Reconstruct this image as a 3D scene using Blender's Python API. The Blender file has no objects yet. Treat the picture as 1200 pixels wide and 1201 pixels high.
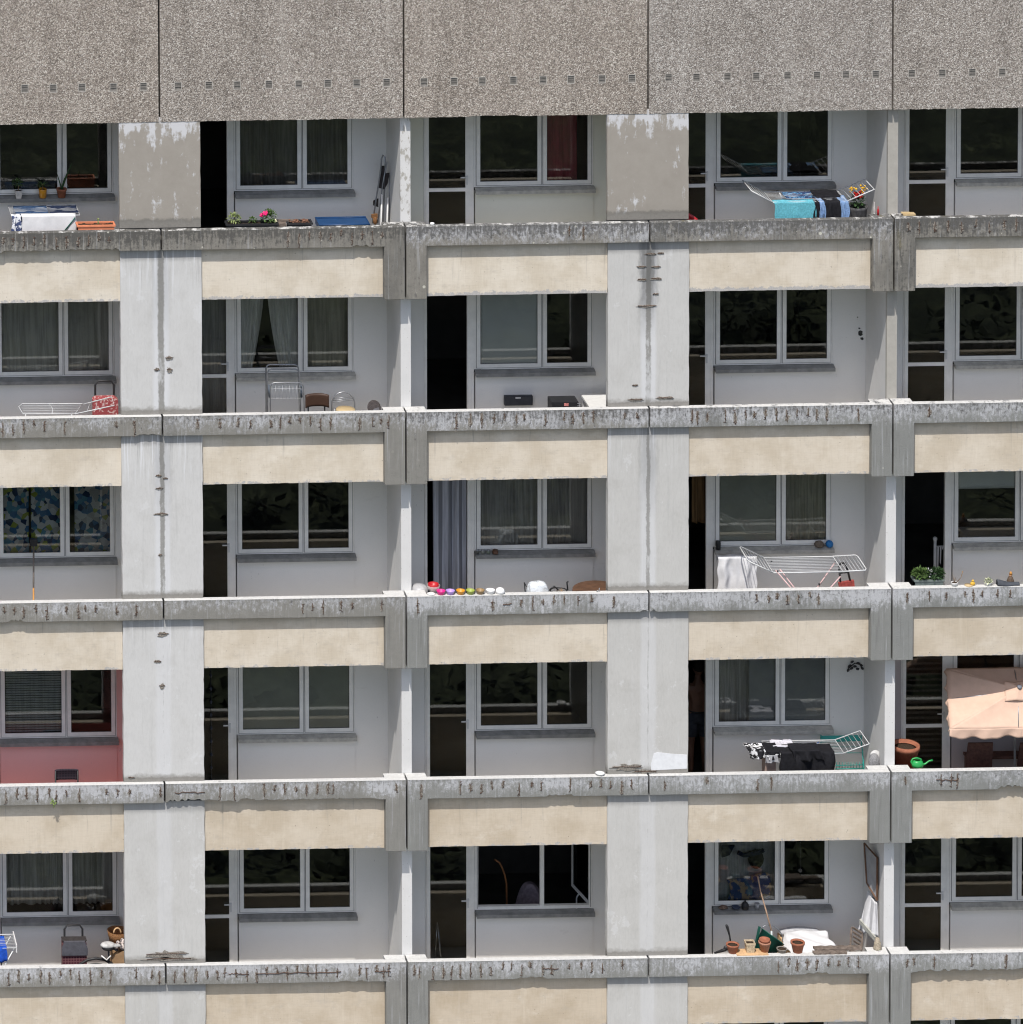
import bpy, bmesh, math, random
from mathutils import Vector, Matrix
random.seed(7)
C = bpy.context.scene.collection
R = math.radians
H = 2.805                      # storey height
# ------------------------------------------------------------------ camera
CAMP = (-13.78475728842757, -72.78254717342207, 23.386789065765868)
CROT = (-0.08089473158258141, 0.0036829040271165125, -0.01760958895688351)
CF, CU, CV = 5917.412293728821, -666.8769988016201, -1100.8690886325585
def _rot(rx, ry, rz):
    return Matrix.Rotation(rx, 3, 'X') @ Matrix.Rotation(ry, 3, 'Y') @ Matrix.Rotation(rz, 3, 'Z')
_B = Matrix(((1,0,0),(0,0,1),(0,-1,0)))
CM = _B.transposed() @ _rot(*CROT)
def at(px, py, Y):
    """the world point at depth Y seen at a pixel of the 1200 px photograph"""
    d = CM @ Vector(((px-CU)/CF, -(py-CV)/CF, -1.0))
    c = Vector(CAMP)
    return c + d*((Y-c.y)/d.y)
cam = bpy.data.objects.new('camera', bpy.data.cameras.new('camera'))
C.objects.link(cam)
cam.matrix_world = Matrix.Translation(CAMP) @ CM.to_4x4()
cam.data.sensor_fit = 'HORIZONTAL'; cam.data.sensor_width = 36
cam.data.lens = CF/1200*36
cam.data.shift_x = (600-CU)/1200
cam.data.shift_y = -(600.5-CV)/1200
cam.data.clip_start = 1; cam.data.clip_end = 3000
bpy.context.scene.camera = cam

# ------------------------------------------------------------------ light
EL, AZ = R(60), R(22)          # sun from the front, a little left
to_sun = Vector((-math.sin(AZ)*math.cos(EL), -math.cos(AZ)*math.cos(EL), math.sin(EL)))
sd = bpy.data.lights.new('sun', 'SUN'); sd.energy = 4.3; sd.angle = R(0.5); sd.color = (1.0, 0.955, 0.885)
so = bpy.data.objects.new('sun', sd); C.objects.link(so)
so.rotation_euler = to_sun.to_track_quat('Z', 'Y').to_euler()
so.location = (-20, -60, 60)
w = bpy.data.worlds.new('World'); bpy.context.scene.world = w; w.use_nodes = True
nt = w.node_tree
bg = nt.nodes['Background']; sky = nt.nodes.new('ShaderNodeTexSky')
sky.sky_type = 'NISHITA'; sky.sun_disc = False; sky.sun_elevation = EL; sky.sun_rotation = math.pi + AZ
sky.air_density = 1.0; sky.dust_density = 2.0; sky.ozone_density = 1.0
nt.links.new(sky.outputs[0], bg.inputs[0]); bg.inputs[1].default_value = 0.15
sc = bpy.context.scene
sc.view_settings.view_transform = 'Standard'; sc.view_settings.look = 'None'
sc.view_settings.exposure = 0.0; sc.view_settings.gamma = 1
sc.render.engine = 'CYCLES'
sc.cycles.max_bounces = 9; sc.cycles.diffuse_bounces = 6; sc.cycles.transparent_max_bounces = 24
sc.cycles.use_denoising = True
sc.cycles.filter_width = 1.15
sc.cycles.caustics_reflective = False; sc.cycles.caustics_refractive = False

# ------------------------------------------------------------------ node helper
class NT:
    def __init__(s, name):
        s.m = bpy.data.materials.new(name); s.m.use_nodes = True
        s.t = s.m.node_tree; s.b = s.t.nodes['Principled BSDF']
        s.pos = s.t.nodes.new('ShaderNodeNewGeometry').outputs['Position']
        s.obj = s.t.nodes.new('ShaderNodeTexCoord').outputs['Object']
    def set(s, sock, v):
        if hasattr(v, 'is_output') or isinstance(v, bpy.types.NodeSocket): s.t.links.new(v, sock)
        elif isinstance(v, (tuple, list)) and len(v) == 3 and sock.type == 'RGBA': sock.default_value = (*v, 1)
        else: sock.default_value = v
    def scale(s, vec, k):
        n = s.t.nodes.new('ShaderNodeMapping'); s.set(n.inputs[0], vec); n.inputs['Scale'].default_value = k
        return n.outputs[0]
    def noise(s, vec, scale, detail=4, rough=.55, dist=0):
        n = s.t.nodes.new('ShaderNodeTexNoise'); s.set(n.inputs['Vector'], vec)
        n.inputs['Scale'].default_value = scale; n.inputs['Detail'].default_value = detail
        n.inputs['Roughness'].default_value = rough; n.inputs['Distortion'].default_value = dist
        return n.outputs[0]
    def voro(s, vec, scale, out='Color', rnd=1.0):
        n = s.t.nodes.new('ShaderNodeTexVoronoi'); s.set(n.inputs['Vector'], vec)
        n.inputs['Scale'].default_value = scale; n.inputs['Randomness'].default_value = rnd
        return n.outputs[out]
    def math(s, op, a, b=0.0, c=None, clamp=False):
        n = s.t.nodes.new('ShaderNodeMath'); n.operation = op; n.use_clamp = clamp
        s.set(n.inputs[0], a); s.set(n.inputs[1], b)
        if c is not None: s.set(n.inputs[2], c)
        return n.outputs[0]
    def step(s, v, lo, hi, a=0.0, b=1.0):
        n = s.t.nodes.new('ShaderNodeMapRange'); n.interpolation_type = 'SMOOTHSTEP'
        s.set(n.inputs[0], v); s.set(n.inputs[1], lo); s.set(n.inputs[2], hi)
        n.inputs[3].default_value = a; n.inputs[4].default_value = b
        return n.outputs[0]
    def mix(s, f, a, b, mode='MIX'):
        n = s.t.nodes.new('ShaderNodeMix'); n.data_type = 'RGBA'; n.blend_type = mode
        s.set(n.inputs[0], f); s.set(n.inputs[6], a); s.set(n.inputs[7], b)
        return n.outputs[2]
    def ramp(s, v, stops, const=False):
        n = s.t.nodes.new('ShaderNodeValToRGB'); s.set(n.inputs[0], v)
        e = n.color_ramp.elements
        while len(e) > 1: e.remove(e[-1])
        e[0].position, e[0].color = stops[0][0], (*stops[0][1], 1)
        for p, c in stops[1:]:
            x = e.new(p); x.color = (*c, 1)
        if const: n.color_ramp.interpolation = 'CONSTANT'
        return n.outputs[0]
    def sep(s, v):
        n = s.t.nodes.new('ShaderNodeSeparateXYZ'); s.set(n.inputs[0], v); return n.outputs
    def prop(s, name):
        n = s.t.nodes.new('ShaderNodeAttribute'); n.attribute_type = 'OBJECT'; n.attribute_name = name
        return n.outputs['Fac']
    def bump(s, h, strength=.3, dist=.01):
        n = s.t.nodes.new('ShaderNodeBump'); n.inputs['Strength'].default_value = strength
        n.inputs['Distance'].default_value = dist; s.set(n.inputs['Height'], h)
        s.t.links.new(n.outputs[0], s.b.inputs['Normal'])
    def done(s, col, rough=.85, spec=.3):
        s.set(s.b.inputs['Base Color'], col); s.set(s.b.inputs['Roughness'], rough)
        s.b.inputs['Specular IOR Level'].default_value = spec
        return s.m
_mats = {}
def mat(name, col, rough=.7, var=.18, scale=12, spec=.35, metal=0, trans=0, bump=0):
    """plain material with uneven, slightly dirty colour"""
    if name in _mats: return _mats[name]
    n = NT(name)
    f = n.noise(n.pos, scale, 6, .65)
    lo = tuple(c*(1-var) for c in col); hi = tuple(min(1, c*(1+var)) for c in col)
    c = n.mix(n.step(f, .3, .7), lo, hi)
    n.done(c, rough, spec); n.b.inputs['Metallic'].default_value = metal
    if bump: n.bump(n.noise(n.pos, scale*6, 4), bump, .004)
    if trans:
        n.b.inputs['Transmission Weight'].default_value = trans
    _mats[name] = n.m
    return n.m

# ------------------------------------------------------------------ mesh builder
ORIG = {}
class MB:
    def __init__(s): s.bm = bmesh.new(); s.mi = 0
    def _f(s, vs, smooth=False):
        try:
            f = s.bm.faces.new(vs); f.material_index = s.mi; f.smooth = smooth; return f
        except ValueError: return None
    def box(s, x0, x1, y0, y1, z0, z1, M=None):
        p = [Vector(q) for q in ((x0,y0,z0),(x1,y0,z0),(x1,y1,z0),(x0,y1,z0),(x0,y0,z1),(x1,y0,z1),(x1,y1,z1),(x0,y1,z1))]
        if M is not None: p = [M @ q for q in p]
        v = [s.bm.verts.new(q) for q in p]
        for a in ((0,3,2,1),(4,5,6,7),(0,1,5,4),(1,2,6,5),(2,3,7,6),(3,0,4,7)): s._f([v[i] for i in a])
        return s
    def slab(s, a, b, c, d, t):
        """quad a-b-c-d given thickness t"""
        a, b, c, d = map(Vector, (a, b, c, d)); n = (b-a).cross(d-a).normalized()*t
        v = [s.bm.verts.new(q) for q in (a, b, c, d, a+n, b+n, c+n, d+n)]
        for k in ((0,3,2,1),(4,5,6,7),(0,1,5,4),(1,2,6,5),(2,3,7,6),(3,0,4,7)): s._f([v[i] for i in k])
        return s
    def prism(s, poly, y0, y1):
        """polygon of (x, z), counter-clockwise seen from -Y, extruded in y"""
        a = [s.bm.verts.new((x, y0, z)) for x, z in poly]; b = [s.bm.verts.new((x, y1, z)) for x, z in poly]
        s._f(a); s._f(b[::-1])
        for i in range(len(a)):
            j = (i+1) % len(a); s._f([a[j], a[i], b[i], b[j]])
        return s
    def tube(s, pts, r, n=8, closed=False, smooth=True):
        pts = [Vector(p) for p in pts]; m = len(pts); rings = []
        rr = r if isinstance(r, (list, tuple)) else [r]*m
        up = None
        for i, p in enumerate(pts):
            if closed: d = pts[(i+1) % m]-pts[i-1]
            else: d = pts[min(i+1, m-1)]-pts[max(i-1, 0)]
            d.normalize()
            if up is None: up = Vector((0,0,1)) if abs(d.z) < .9 else Vector((1,0,0))
            e1 = d.cross(up).normalized(); e2 = e1.cross(d).normalized(); up = e2
            rings.append([s.bm.verts.new(p+(e1*math.cos(t)+e2*math.sin(t))*rr[i]) for t in [2*math.pi*k/n for k in range(n)]])
        for i in range(m if closed else m-1):
            a, b = rings[i], rings[(i+1) % m]
            for k in range(n): s._f([a[k], a[(k+1)%n], b[(k+1)%n], b[k]], smooth)
        if not closed: s._f(rings[0][::-1]); s._f(rings[-1])
        return s
    def lathe(s, prof, c, n=20, M=None, sx=1, sy=1, smooth=True):
        """profile of (radius, z) turned about the vertical through c"""
        c = Vector(c); rings = []
        for r, z in prof:
            ring = []
            for k in range(n):
                t = 2*math.pi*k/n; q = Vector((r*sx*math.cos(t), r*sy*math.sin(t), z))
                if M is not None: q = M @ q
                ring.append(s.bm.verts.new(c+q))
            rings.append(ring)
        for a, b in zip(rings, rings[1:]):
            for k in range(n): s._f([a[k], a[(k+1)%n], b[(k+1)%n], b[k]], smooth)
        s._f(rings[0][::-1]); s._f(rings[-1])
        return s
    def ball(s, c, rx, ry=None, rz=None, n=12, jit=0, M=None):
        ry = ry or rx; rz = rz or rx; c = Vector(c)
        prof = []
        rings = []
        for i in range(n//2+1):
            ph = math.pi*i/(n//2)
            ring = []
            for k in range(n):
                t = 2*math.pi*k/n; j = 1+random.uniform(-jit, jit)
                q = Vector((rx*math.sin(ph)*math.cos(t)*j, ry*math.sin(ph)*math.sin(t)*j, -rz*math.cos(ph)*j))
                if M is not None: q = M @ q
                ring.append(s.bm.verts.new(c+q))
            rings.append(ring)
        for a, b in zip(rings, rings[1:]):
            for k in range(n): s._f([a[k], a[(k+1)%n], b[(k+1)%n], b[k]], True)
        return s
    def sheet(s, f, nu, nv, t=.004):
        """cloth: f(u, v) -> point, with thickness t"""
        g = [[Vector(f(i/nu, j/nv)) for j in range(nv+1)] for i in range(nu+1)]
        def nrm(i, j):
            a = g[min(i+1, nu)][j]-g[max(i-1, 0)][j]; b = g[i][min(j+1, nv)]-g[i][max(j-1, 0)]
            return a.cross(b).normalized() if a.cross(b).length > 1e-9 else Vector((0,-1,0))
        A = [[s.bm.verts.new(g[i][j]) for j in range(nv+1)] for i in range(nu+1)]
        Bv = [[s.bm.verts.new(g[i][j]+nrm(i, j)*t) for j in range(nv+1)] for i in range(nu+1)]
        for i in range(nu):
            for j in range(nv):
                s._f([A[i][j], A[i][j+1], A[i+1][j+1], A[i+1][j]], True); s._f([Bv[i][j], Bv[i+1][j], Bv[i+1][j+1], Bv[i][j+1]], True)
        for i in range(nu):
            s._f([A[i][0], A[i+1][0], Bv[i+1][0], Bv[i][0]]); s._f([A[i+1][nv], A[i][nv], Bv[i][nv], Bv[i+1][nv]])
        for j in range(nv):
            s._f([A[0][j+1], A[0][j], Bv[0][j], Bv[0][j+1]]); s._f([A[nu][j], A[nu][j+1], Bv[nu][j+1], Bv[nu][j]])
        return s
    def leaf(s, p, d, L, wd, droop=.2):
        p = Vector(p); d = Vector(d).normalized(); side = d.cross(Vector((0,0,1)))
        if side.length < .1: side = Vector((1,0,0))
        side.normalize()
        m = p+d*L*.5; e = p+d*L-Vector((0,0,droop*L))
        v = [s.bm.verts.new(q) for q in (p, m+side*wd/2, e, m-side*wd/2)]
        s._f([v[0], v[1], v[3]]); s._f([v[1], v[2], v[3]]); return s
    def build(s, name, m, parent=None, origin=None, recalc=True):
        me = bpy.data.meshes.new(name)
        o0 = Vector(origin) if origin is not None else (ORIG[parent.name] if parent is not None else Vector((0,0,0)))
        if recalc: bmesh.ops.recalc_face_normals(s.bm, faces=s.bm.faces)
        bmesh.ops.translate(s.bm, verts=s.bm.verts, vec=-o0)
        s.bm.to_mesh(me); s.bm.free()
        for k in (m if isinstance(m, (list, tuple)) else [m]): me.materials.append(k)
        o = bpy.data.objects.new(name, me); C.objects.link(o)
        if parent is not None:
            o.parent = parent; o.location = o0-ORIG[parent.name]
        else: o.location = o0
        ORIG[o.name] = o0
        return o
def empty(name, loc):
    o = bpy.data.objects.new(name, None); C.objects.link(o); o.location = loc; o.empty_display_size = .1
    ORIG[o.name] = Vector(loc); return o
def tag(o, label=None, cat=None, group=None, kind=None):
    if label: o['label'] = label
    if cat: o['category'] = cat
    if group: o['group'] = group
    if kind: o['kind'] = kind
    return o
def thing(name, loc, label, cat, group=None): return tag(empty(name, loc), label, cat, group)

# ------------------------------------------------------------------ building materials
def m_pebble():
    n = NT('pebble_dash')
    vc = n.voro(n.pos, 78, 'Color'); r = n.sep(vc)[0]
    col = n.ramp(r, [(0,(.125,.112,.102)),(.2,(.185,.168,.152)),(.4,(.26,.235,.212)),(.6,(.325,.297,.268)),(.8,(.395,.366,.333)),(.95,(.56,.545,.52))])
    big = n.noise(n.pos, 1.3, 5, .6); med = n.noise(n.scale(n.pos, (2.5, 1, .8)), 3, 5, .6)
    col = n.mix(n.step(big, .45, .64, 0, .32), col, n.mix(1.0, col, (.74,.725,.71), 'MULTIPLY'))
    col = n.mix(n.step(med, .5, .8, 0, .35), col, n.mix(1.0, col, (.62,.6,.57), 'MULTIPLY'))
    wst = n.noise(n.scale(n.pos, (1,1,.09)), 3.5, 6, .65); col = n.mix(n.step(wst, .52, .72, 0, .45), col, n.mix(1.0, col, (.62,.61,.60), 'MULTIPLY')); col = n.mix(n.step(wst, .45, .3, 0, .22), col, (.47,.45,.42))
    col = n.mix(1.0, col, n.mix(n.prop('warm'), (1.02,1.03,1.05), (1.06,1.0,.94)), 'MULTIPLY')
    d = n.voro(n.pos, 78, 'Distance')
    n.bump(d, .7, -.008)
    return n.done(col, .8, .35)
def m_coping():
    n = NT('weathered_concrete')
    x, y, z = n.sep(n.obj); P = n.pos
    depth = n.math('MULTIPLY', z, -1.0)
    raw = n.mix(n.noise(P, 9, 8, .65), (.17,.16,.142), (.30,.285,.255))
    paint = n.mix(n.noise(P, 5, 5, .6), (.205,.212,.205), (.27,.278,.272))
    base = n.mix(n.prop('raw'), paint, raw)
    fine = n.noise(P, 120, 3, .6)
    base = n.mix(n.step(fine, .3, .75, 0, .3), base, n.mix(1.0, base, (.6,.59,.57), 'MULTIPLY'))
    streak = n.noise(n.scale(P, (1, .3, .16)), 26, 6, .62)
    # white primer where the grey paint has peeled, starting from the top
    pn = n.math('ADD', n.math('MULTIPLY', n.noise(n.scale(P, (1,1,.7)), 17, 12, .78, .5), .75), n.math('MULTIPLY', streak, .35))
    pn = n.math('ADD', pn, n.math('MULTIPLY', n.noise(n.scale(P, (1,1,.6)), 1.6, 3), .42))
    top = n.step(depth, .02, .62, .14, -.22)
    pm = n.math('ADD', n.math('ADD', pn, top), n.math('MULTIPLY', n.prop('peel'), .5))
    mask = n.step(pm, 1.05, 1.10)
    white = n.mix(n.noise(P, 48, 7, .75), (.30,.305,.32), (.68,.685,.71))
    base = n.mix(n.step(pm, .93, 1.10, 0, .45), base, white); base = n.mix(n.math('MULTIPLY', mask, .72), base, white)
    # dark growth and run-off streaks
    dn = n.math('ADD', n.math('MULTIPLY', n.noise(P, 17, 9, .7), .6), n.math('MULTIPLY', streak, .62))
    dn = n.math('ADD', dn, n.step(depth, .0, .34, .06, -.10))
    dm = n.step(n.math('ADD', dn, n.math('MULTIPLY', n.prop('dirt'), .42)), .74, .92)
    base = n.mix(n.math('MULTIPLY', dm, .85), base, n.mix(fine, (.045,.045,.042), (.11,.105,.10)))
    rim = n.step(n.math('ADD', depth, n.math('MULTIPLY', n.noise(n.scale(P, (1,1,.3)), 22, 6, .7), .16)), .13, .05)
    base = n.mix(n.math('MULTIPLY', rim, .55), base, (.10,.098,.09))
    moss = n.step(n.noise(n.scale(P, (1,1,.3)), 4.5, 5, .6), .6, .72)
    base = n.mix(n.math('MULTIPLY', n.math('MULTIPLY', moss, n.prop('moss')), .6), base, (.17,.14,.05))
    # pale round lichen
    v = n.t.nodes.new('ShaderNodeTexVoronoi'); v.inputs['Scale'].default_value = 6.5; n.set(v.inputs['Vector'], P)
    keep = n.math('GREATER_THAN', n.sep(v.outputs['Color'])[1], .45)
    dd = v.outputs['Distance']; rad = n.math('MULTIPLY_ADD', n.sep(v.outputs['Color'])[0],   .11, .10)
    ring = n.math('LESS_THAN', n.math('ADD', dd, n.math('MULTIPLY', n.noise(P, 60, 3), .06)), rad)
    ln = n.math('MULTIPLY', n.math('MULTIPLY', ring, keep), n.prop('lichen'))
    base = n.mix(n.math('MULTIPLY', ln, .85), base, (.60,.59,.51))
    sg = n.noise(n.scale(P, (1,1,.5)), 1.5, 5, .6); base = n.mix(n.math('MULTIPLY', n.step(sg, .50, .66), n.math('MULTIPLY_ADD', n.prop('dirt'), .75, .08)), base, n.mix(n.step(fine, .3, .7), (.06,.06,.056), (.15,.147,.138)))
    # faint pale and dark runs down the face
    run = n.noise(n.scale(P, (1,1,.035)), 30, 4, .55)
    base = n.mix(n.step(run, .56, .70, 0, .38), base, (.45,.46,.48)); base = n.mix(n.step(run, .44, .32, 0, .40), base, (.13,.13,.125))
    # bleached top, bare of paint
    nz = n.sep(n.t.nodes['Geometry'].outputs['Normal'])[2]
    tm = n.math('MULTIPLY', n.step(nz, .35, .8), n.step(n.math('ADD', n.noise(P, 7, 7, .7), n.math('MULTIPLY', n.prop('lichen'), .26)), .72, .60))
    base = n.mix(tm, base, n.mix(n.noise(P, 25, 5, .6), (.46,.455,.44), (.70,.695,.68)))
    n.bump(n.math('ADD', n.noise(P, 60, 8, .7), n.math('MULTIPLY', mask, -.35)), .55, .012)
    return n.done(base, .9, .2)
def m_beige():
    n = NT('beige_paint')
    x, y, z = n.sep(n.obj); P = n.pos; dep = n.math('MULTIPLY', z, -1.0)
    c = n.mix(n.prop('tan'), (.675,.615,.525), (.535,.455,.355))
    big = n.noise(P, 1.7, 6, .65); c = n.mix(n.step(big, .38, .66, 0, .8), c, n.mix(1.0, c, (.82,.79,.74), 'MULTIPLY'))
    weave = n.noise(n.scale(P, (1,1,.08)), 70, 3, .5); weave2 = n.noise(n.scale(P, (.1,1,1)), 60, 3, .5)
    c = n.mix(n.step(weave, .4, .75, 0, .22), c, n.mix(1.0, c, (.8,.78,.75), 'MULTIPLY'))
    c = n.mix(n.step(weave2, .4, .75, 0, .22), c, n.mix(1.0, c, (.8,.78,.75), 'MULTIPLY'))
    streak = n.noise(n.scale(P, (1,1,.06)), 11, 5, .6)
    c = n.mix(n.math('MULTIPLY', n.step(streak, .58, .72), .10), c, (.80,.74,.64))
    st2 = n.noise(n.scale(P, (1,1,.05)), 17, 4, .6)
    c = n.mix(n.math('MULTIPLY', n.math('MULTIPLY', n.step(st2, .6, .7), n.step(dep, .3, 1.0, 1, .25)), .5), c, (.30,.275,.24))
    cloud = n.noise(n.scale(P, (1,1,1.7)), 4.5, 8, .7)
    c = n.mix(n.step(cloud, .52, .75, 0, .38), c, (.40,.36,.31)); cl2 = n.noise(n.scale(P, (1,1,1.4)), 2.1, 7, .7); c = n.mix(n.step(cl2, .55, .7, 0, .3), c, (.74,.69,.61))
    # dirty, flaking bottom edge and fine specks
    edge = n.math('ADD', n.step(dep, .93, 1.09), n.math('MULTIPLY', n.noise(P, 14, 8, .7), 1.5))
    c = n.mix(n.math('MULTIPLY', n.step(n.math('ADD', edge, n.math('MULTIPLY', n.prop('flake'), .34)), 1.72, 1.86), .8), c, n.mix(n.noise(P, 60, 5, .7), (.16,.155,.15), (.58,.58,.60)))
    topd = n.math('ADD', n.step(dep, .50, .30), n.math('MULTIPLY', n.noise(n.scale(P, (1,1,.35)), 5, 8, .7), 1.1)); c = n.mix(n.step(topd, .85, 1.35, 0, .45), c, (.37,.33,.28)); sp = n.noise(P, 30, 3, .5); c = n.mix(n.step(sp, .71, .76, 0, .6), c, (.20,.17,.14))
    n.bump(n.math('ADD', weave, weave2), .25, .006)
    return n.done(c, .88, .2)
def m_column():
    n = NT('column_paint')
    x, y, z = n.sep(n.obj); P = n.pos
    wht = n.mix(n.noise(P, 3, 6, .6), (.505,.50,.49), (.60,.597,.59))
    gry = n.mix(n.noise(P, 3, 6, .6), (.42,.41,.385), (.50,.49,.465))
    c = n.mix(n.prop('grey'), wht, gry)
    bare = n.mix(n.noise(P, 4, 8, .65), (.265,.24,.21), (.36,.335,.30))
    vs = n.noise(n.scale(P, (1,1,.05)), 12, 6, .6)
    fine = n.noise(n.scale(P, (1,1,.25)), 60, 5, .6)
    c = n.mix(n.step(fine, .4, .75, 0, .35), c, n.mix(1.0, c, (.8,.8,.8), 'MULTIPLY'))
    c = n.mix(n.step(vs, .58, .75, 0, .22), c, (.64,.645,.66)); blt = n.noise(P, 1.9, 9, .7); c = n.mix(n.step(blt, .5, .68, 0, .35), c, n.mix(1.0, c, (.80,.79,.77), 'MULTIPLY'))
    pt = n.noise(n.scale(P, (1,1,.8)), 3.1, 10, .72); c = n.mix(n.step(pt, .60, .63, 0, .30), c, (.66,.665,.675))
    c = n.mix(n.step(vs, .42, .32, 0, .30), c, (.40,.40,.39))
    cloud = n.noise(P, 5.5, 9, .7)
    # bare concrete with remnants of white
    rem = n.math('ADD', n.math('MULTIPLY', n.noise(n.scale(P, (1,1,.22)), 9, 8, .7), .7), n.math('MULTIPLY', cloud, .55))
    rem = n.math('ADD', rem, n.step(z, 1.15, 1.62, 0, .16))
    barec = n.mix(n.math('MULTIPLY', n.step(rem, .70, .80), .85), bare, (.60,.605,.63))
    foot = n.math('ADD', n.step(z, .30, .03), n.math('MULTIPLY', n.noise(P, 8, 8, .7), .9))
    barec = n.mix(n.step(foot, .95, 1.3, 0, .75), barec, (.12,.115,.105))
    c = n.mix(n.prop('bare'), c, barec)
    # rain stain down the joint in the middle: dark core, bleached edges
    ax = n.math('ABSOLUTE', n.math('ADD', x, n.math('MULTIPLY_ADD', n.noise(n.scale(P, (.2,.2,1)), 2.2, 3), .05, -.025)))
    taper = n.prop('stain')
    halo = n.math('MULTIPLY', n.step(n.math('ADD', ax, n.math('MULTIPLY', n.noise(n.scale(P, (1,1,.06)), 20, 4), .06)), .11, .17, 1, 0), n.step(taper, 0, .25))
    c = n.mix(n.math('MULTIPLY', halo, n.math('MULTIPLY_ADD', taper, .45, .12)), c, (.66,.67,.70))
    core = n.step(n.math('ADD', ax, n.math('MULTIPLY', n.noise(P, 11, 9, .75), .055)), n.math('MULTIPLY', taper, .062), n.math('MULTIPLY_ADD', taper, .085, .004), 1, 0)
    corefade = n.math('MULTIPLY', core, n.step(n.math('ADD', n.noise(n.scale(P, (1,1,.4)), 7, 6, .7), n.math('MULTIPLY', z, .13)), .42, .58, .3, 1))
    c = n.mix(n.math('MULTIPLY', corefade, n.step(taper, 0, .9, 0, .9)), c, n.mix(n.noise(P, 25, 6, .7), (.15,.15,.14), (.33,.32,.30)))
    sx = n.step(n.math('ADD', n.math('ABSOLUTE', x), n.math('MULTIPLY', n.noise(n.scale(P, (1,1,.25)), 9, 8, .7), .22)), .17, .29, 1, 0)
    sz = n.step(n.math('ADD', z, n.math('MULTIPLY', n.noise(P, 5, 6, .7), .5)), 1.15, 2.3)
    c = n.mix(n.math('MULTIPLY', n.math('MULTIPLY', sx, sz), n.math('MULTIPLY', n.prop('soot'), .8)), c, (.11,.11,.108))
    # soot under the coping and a dirty foot
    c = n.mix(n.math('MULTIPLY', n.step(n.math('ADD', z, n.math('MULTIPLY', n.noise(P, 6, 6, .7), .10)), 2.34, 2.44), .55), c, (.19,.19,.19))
    c = n.mix(n.math('MULTIPLY', n.step(foot, 1.1, 1.45), n.math('SUBTRACT', .7, n.math('MULTIPLY', n.prop('grey'), .3))), c, (.24,.23,.21))
    runs = n.noise(n.scale(P, (1,1,.03)), 34, 4, .55)
    rl = n.math('ADD', n.math('MULTIPLY', n.noise(n.scale(P, (1,1,.02)), 9, 3), 1.4), z)
    c = n.mix(n.math('MULTIPLY', n.math('MULTIPLY', n.step(runs, .57, .66), n.step(rl, 2.6, 3.2)), n.math('MULTIPLY_ADD', n.prop('runs'), .55, .07)), c, (.27,.27,.27))
    c = n.mix(n.math('MULTIPLY', n.math('MULTIPLY', n.step(runs, .45, .37), n.step(rl, 2.4, 3.1)), n.math('MULTIPLY_ADD', n.prop('runs'), .6, .08)), c, (.70,.71,.74))
    gr = n.math('ADD', n.step(z, .16, .0), n.math('MULTIPLY', n.noise(P, 12, 10, .75), 1.0)); c = n.mix(n.step(gr, .98, 1.25, 0, .75), c, n.mix(n.noise(P, 30, 6, .7), (.13,.125,.115), (.30,.28,.255)))
    speck = n.noise(P, 55, 4, .6); c = n.mix(n.math('MULTIPLY', n.step(speck, .70, .76), n.step(z, 1.0, .2, .12, .7)), c, (.22,.21,.20))
    n.bump(n.noise(P, 40, 8, .65), .25, .006)
    return n.done(c, .85, .25)
def m_fin():
    n = NT('partition_paint')
    x, y, z = n.sep(n.obj); P = n.pos
    wht = n.mix(n.noise(P, 6, 6, .6), (.58,.575,.565), (.67,.665,.66))
    bare = n.mix(n.noise(P, 14, 6, .6), (.28,.265,.235), (.42,.40,.36))
    pm = n.math('ADD', n.noise(n.scale(P, (1,1,.5)), 8, 8, .7), n.math('MULTIPLY', n.prop('bare'), .45))
    front = n.step(y, .10, .03)
    c = n.mix(n.math('MULTIPLY', n.math('MULTIPLY', n.step(pm, .72, .78), front), .9), wht, bare)
    sp = n.noise(P, 45, 3, .5); c = n.mix(n.math('MULTIPLY', n.step(sp, .66, .72), front), c, (.30,.28,.25))
    n.bump(n.noise(P, 50, 6), .2, .005)
    return n.done(c, .85, .2)
def m_wall(name, lo, hi):
    n = NT(name); P = n.pos; x, y, z = n.sep(n.obj)
    c = n.mix(n.noise(P, 1.5, 5, .6), lo, hi)
    c = n.mix(n.step(n.noise(P, 60, 4), .45, .8, 0, .15), c, n.mix(1.0, c, (.75,.75,.75), 'MULTIPLY'))
    sm = n.noise(n.scale(P, (1,1,2.4)), 3.2, 6, .65)
    c = n.mix(n.step(sm, .62, .8, 0, .22), c, n.mix(1.0, c, (.6,.58,.55), 'MULTIPLY'))
    scf = n.noise(n.scale(P, (1,1,.5)), 18, 3, .5); c = n.mix(n.step(scf, .735, .77, 0, .35), c, (.25,.25,.25))
    n.bump(n.noise(P, 80, 5), .15, .004)
    return n.done(c, .8, .25)
M_PEB = m_pebble(); M_COP = m_coping(); M_BEI = m_beige(); M_COL = m_column(); M_FIN = m_fin()
M_WALL = m_wall('balcony_wall_paint', (.70,.69,.67), (.775,.765,.745))
M_WALLC = m_wall('cream_balcony_paint', (.66,.655,.575), (.73,.725,.645))
M_WALLR = m_wall('red_balcony_paint', (.70,.41,.385), (.77,.46,.435))
M_WALLP = m_wall('pinkish_balcony_paint', (.43,.385,.385), (.49,.44,.44))
M_SLAB = m_wall('balcony_floor_screed', (.57,.56,.535), (.67,.66,.635))
M_SLABR = m_wall('red_floor_paint', (.54,.30,.275), (.60,.34,.31))
M_FRAME = mat('white_window_plastic', (.79,.775,.745), .45, .06, 5, .45)
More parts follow.
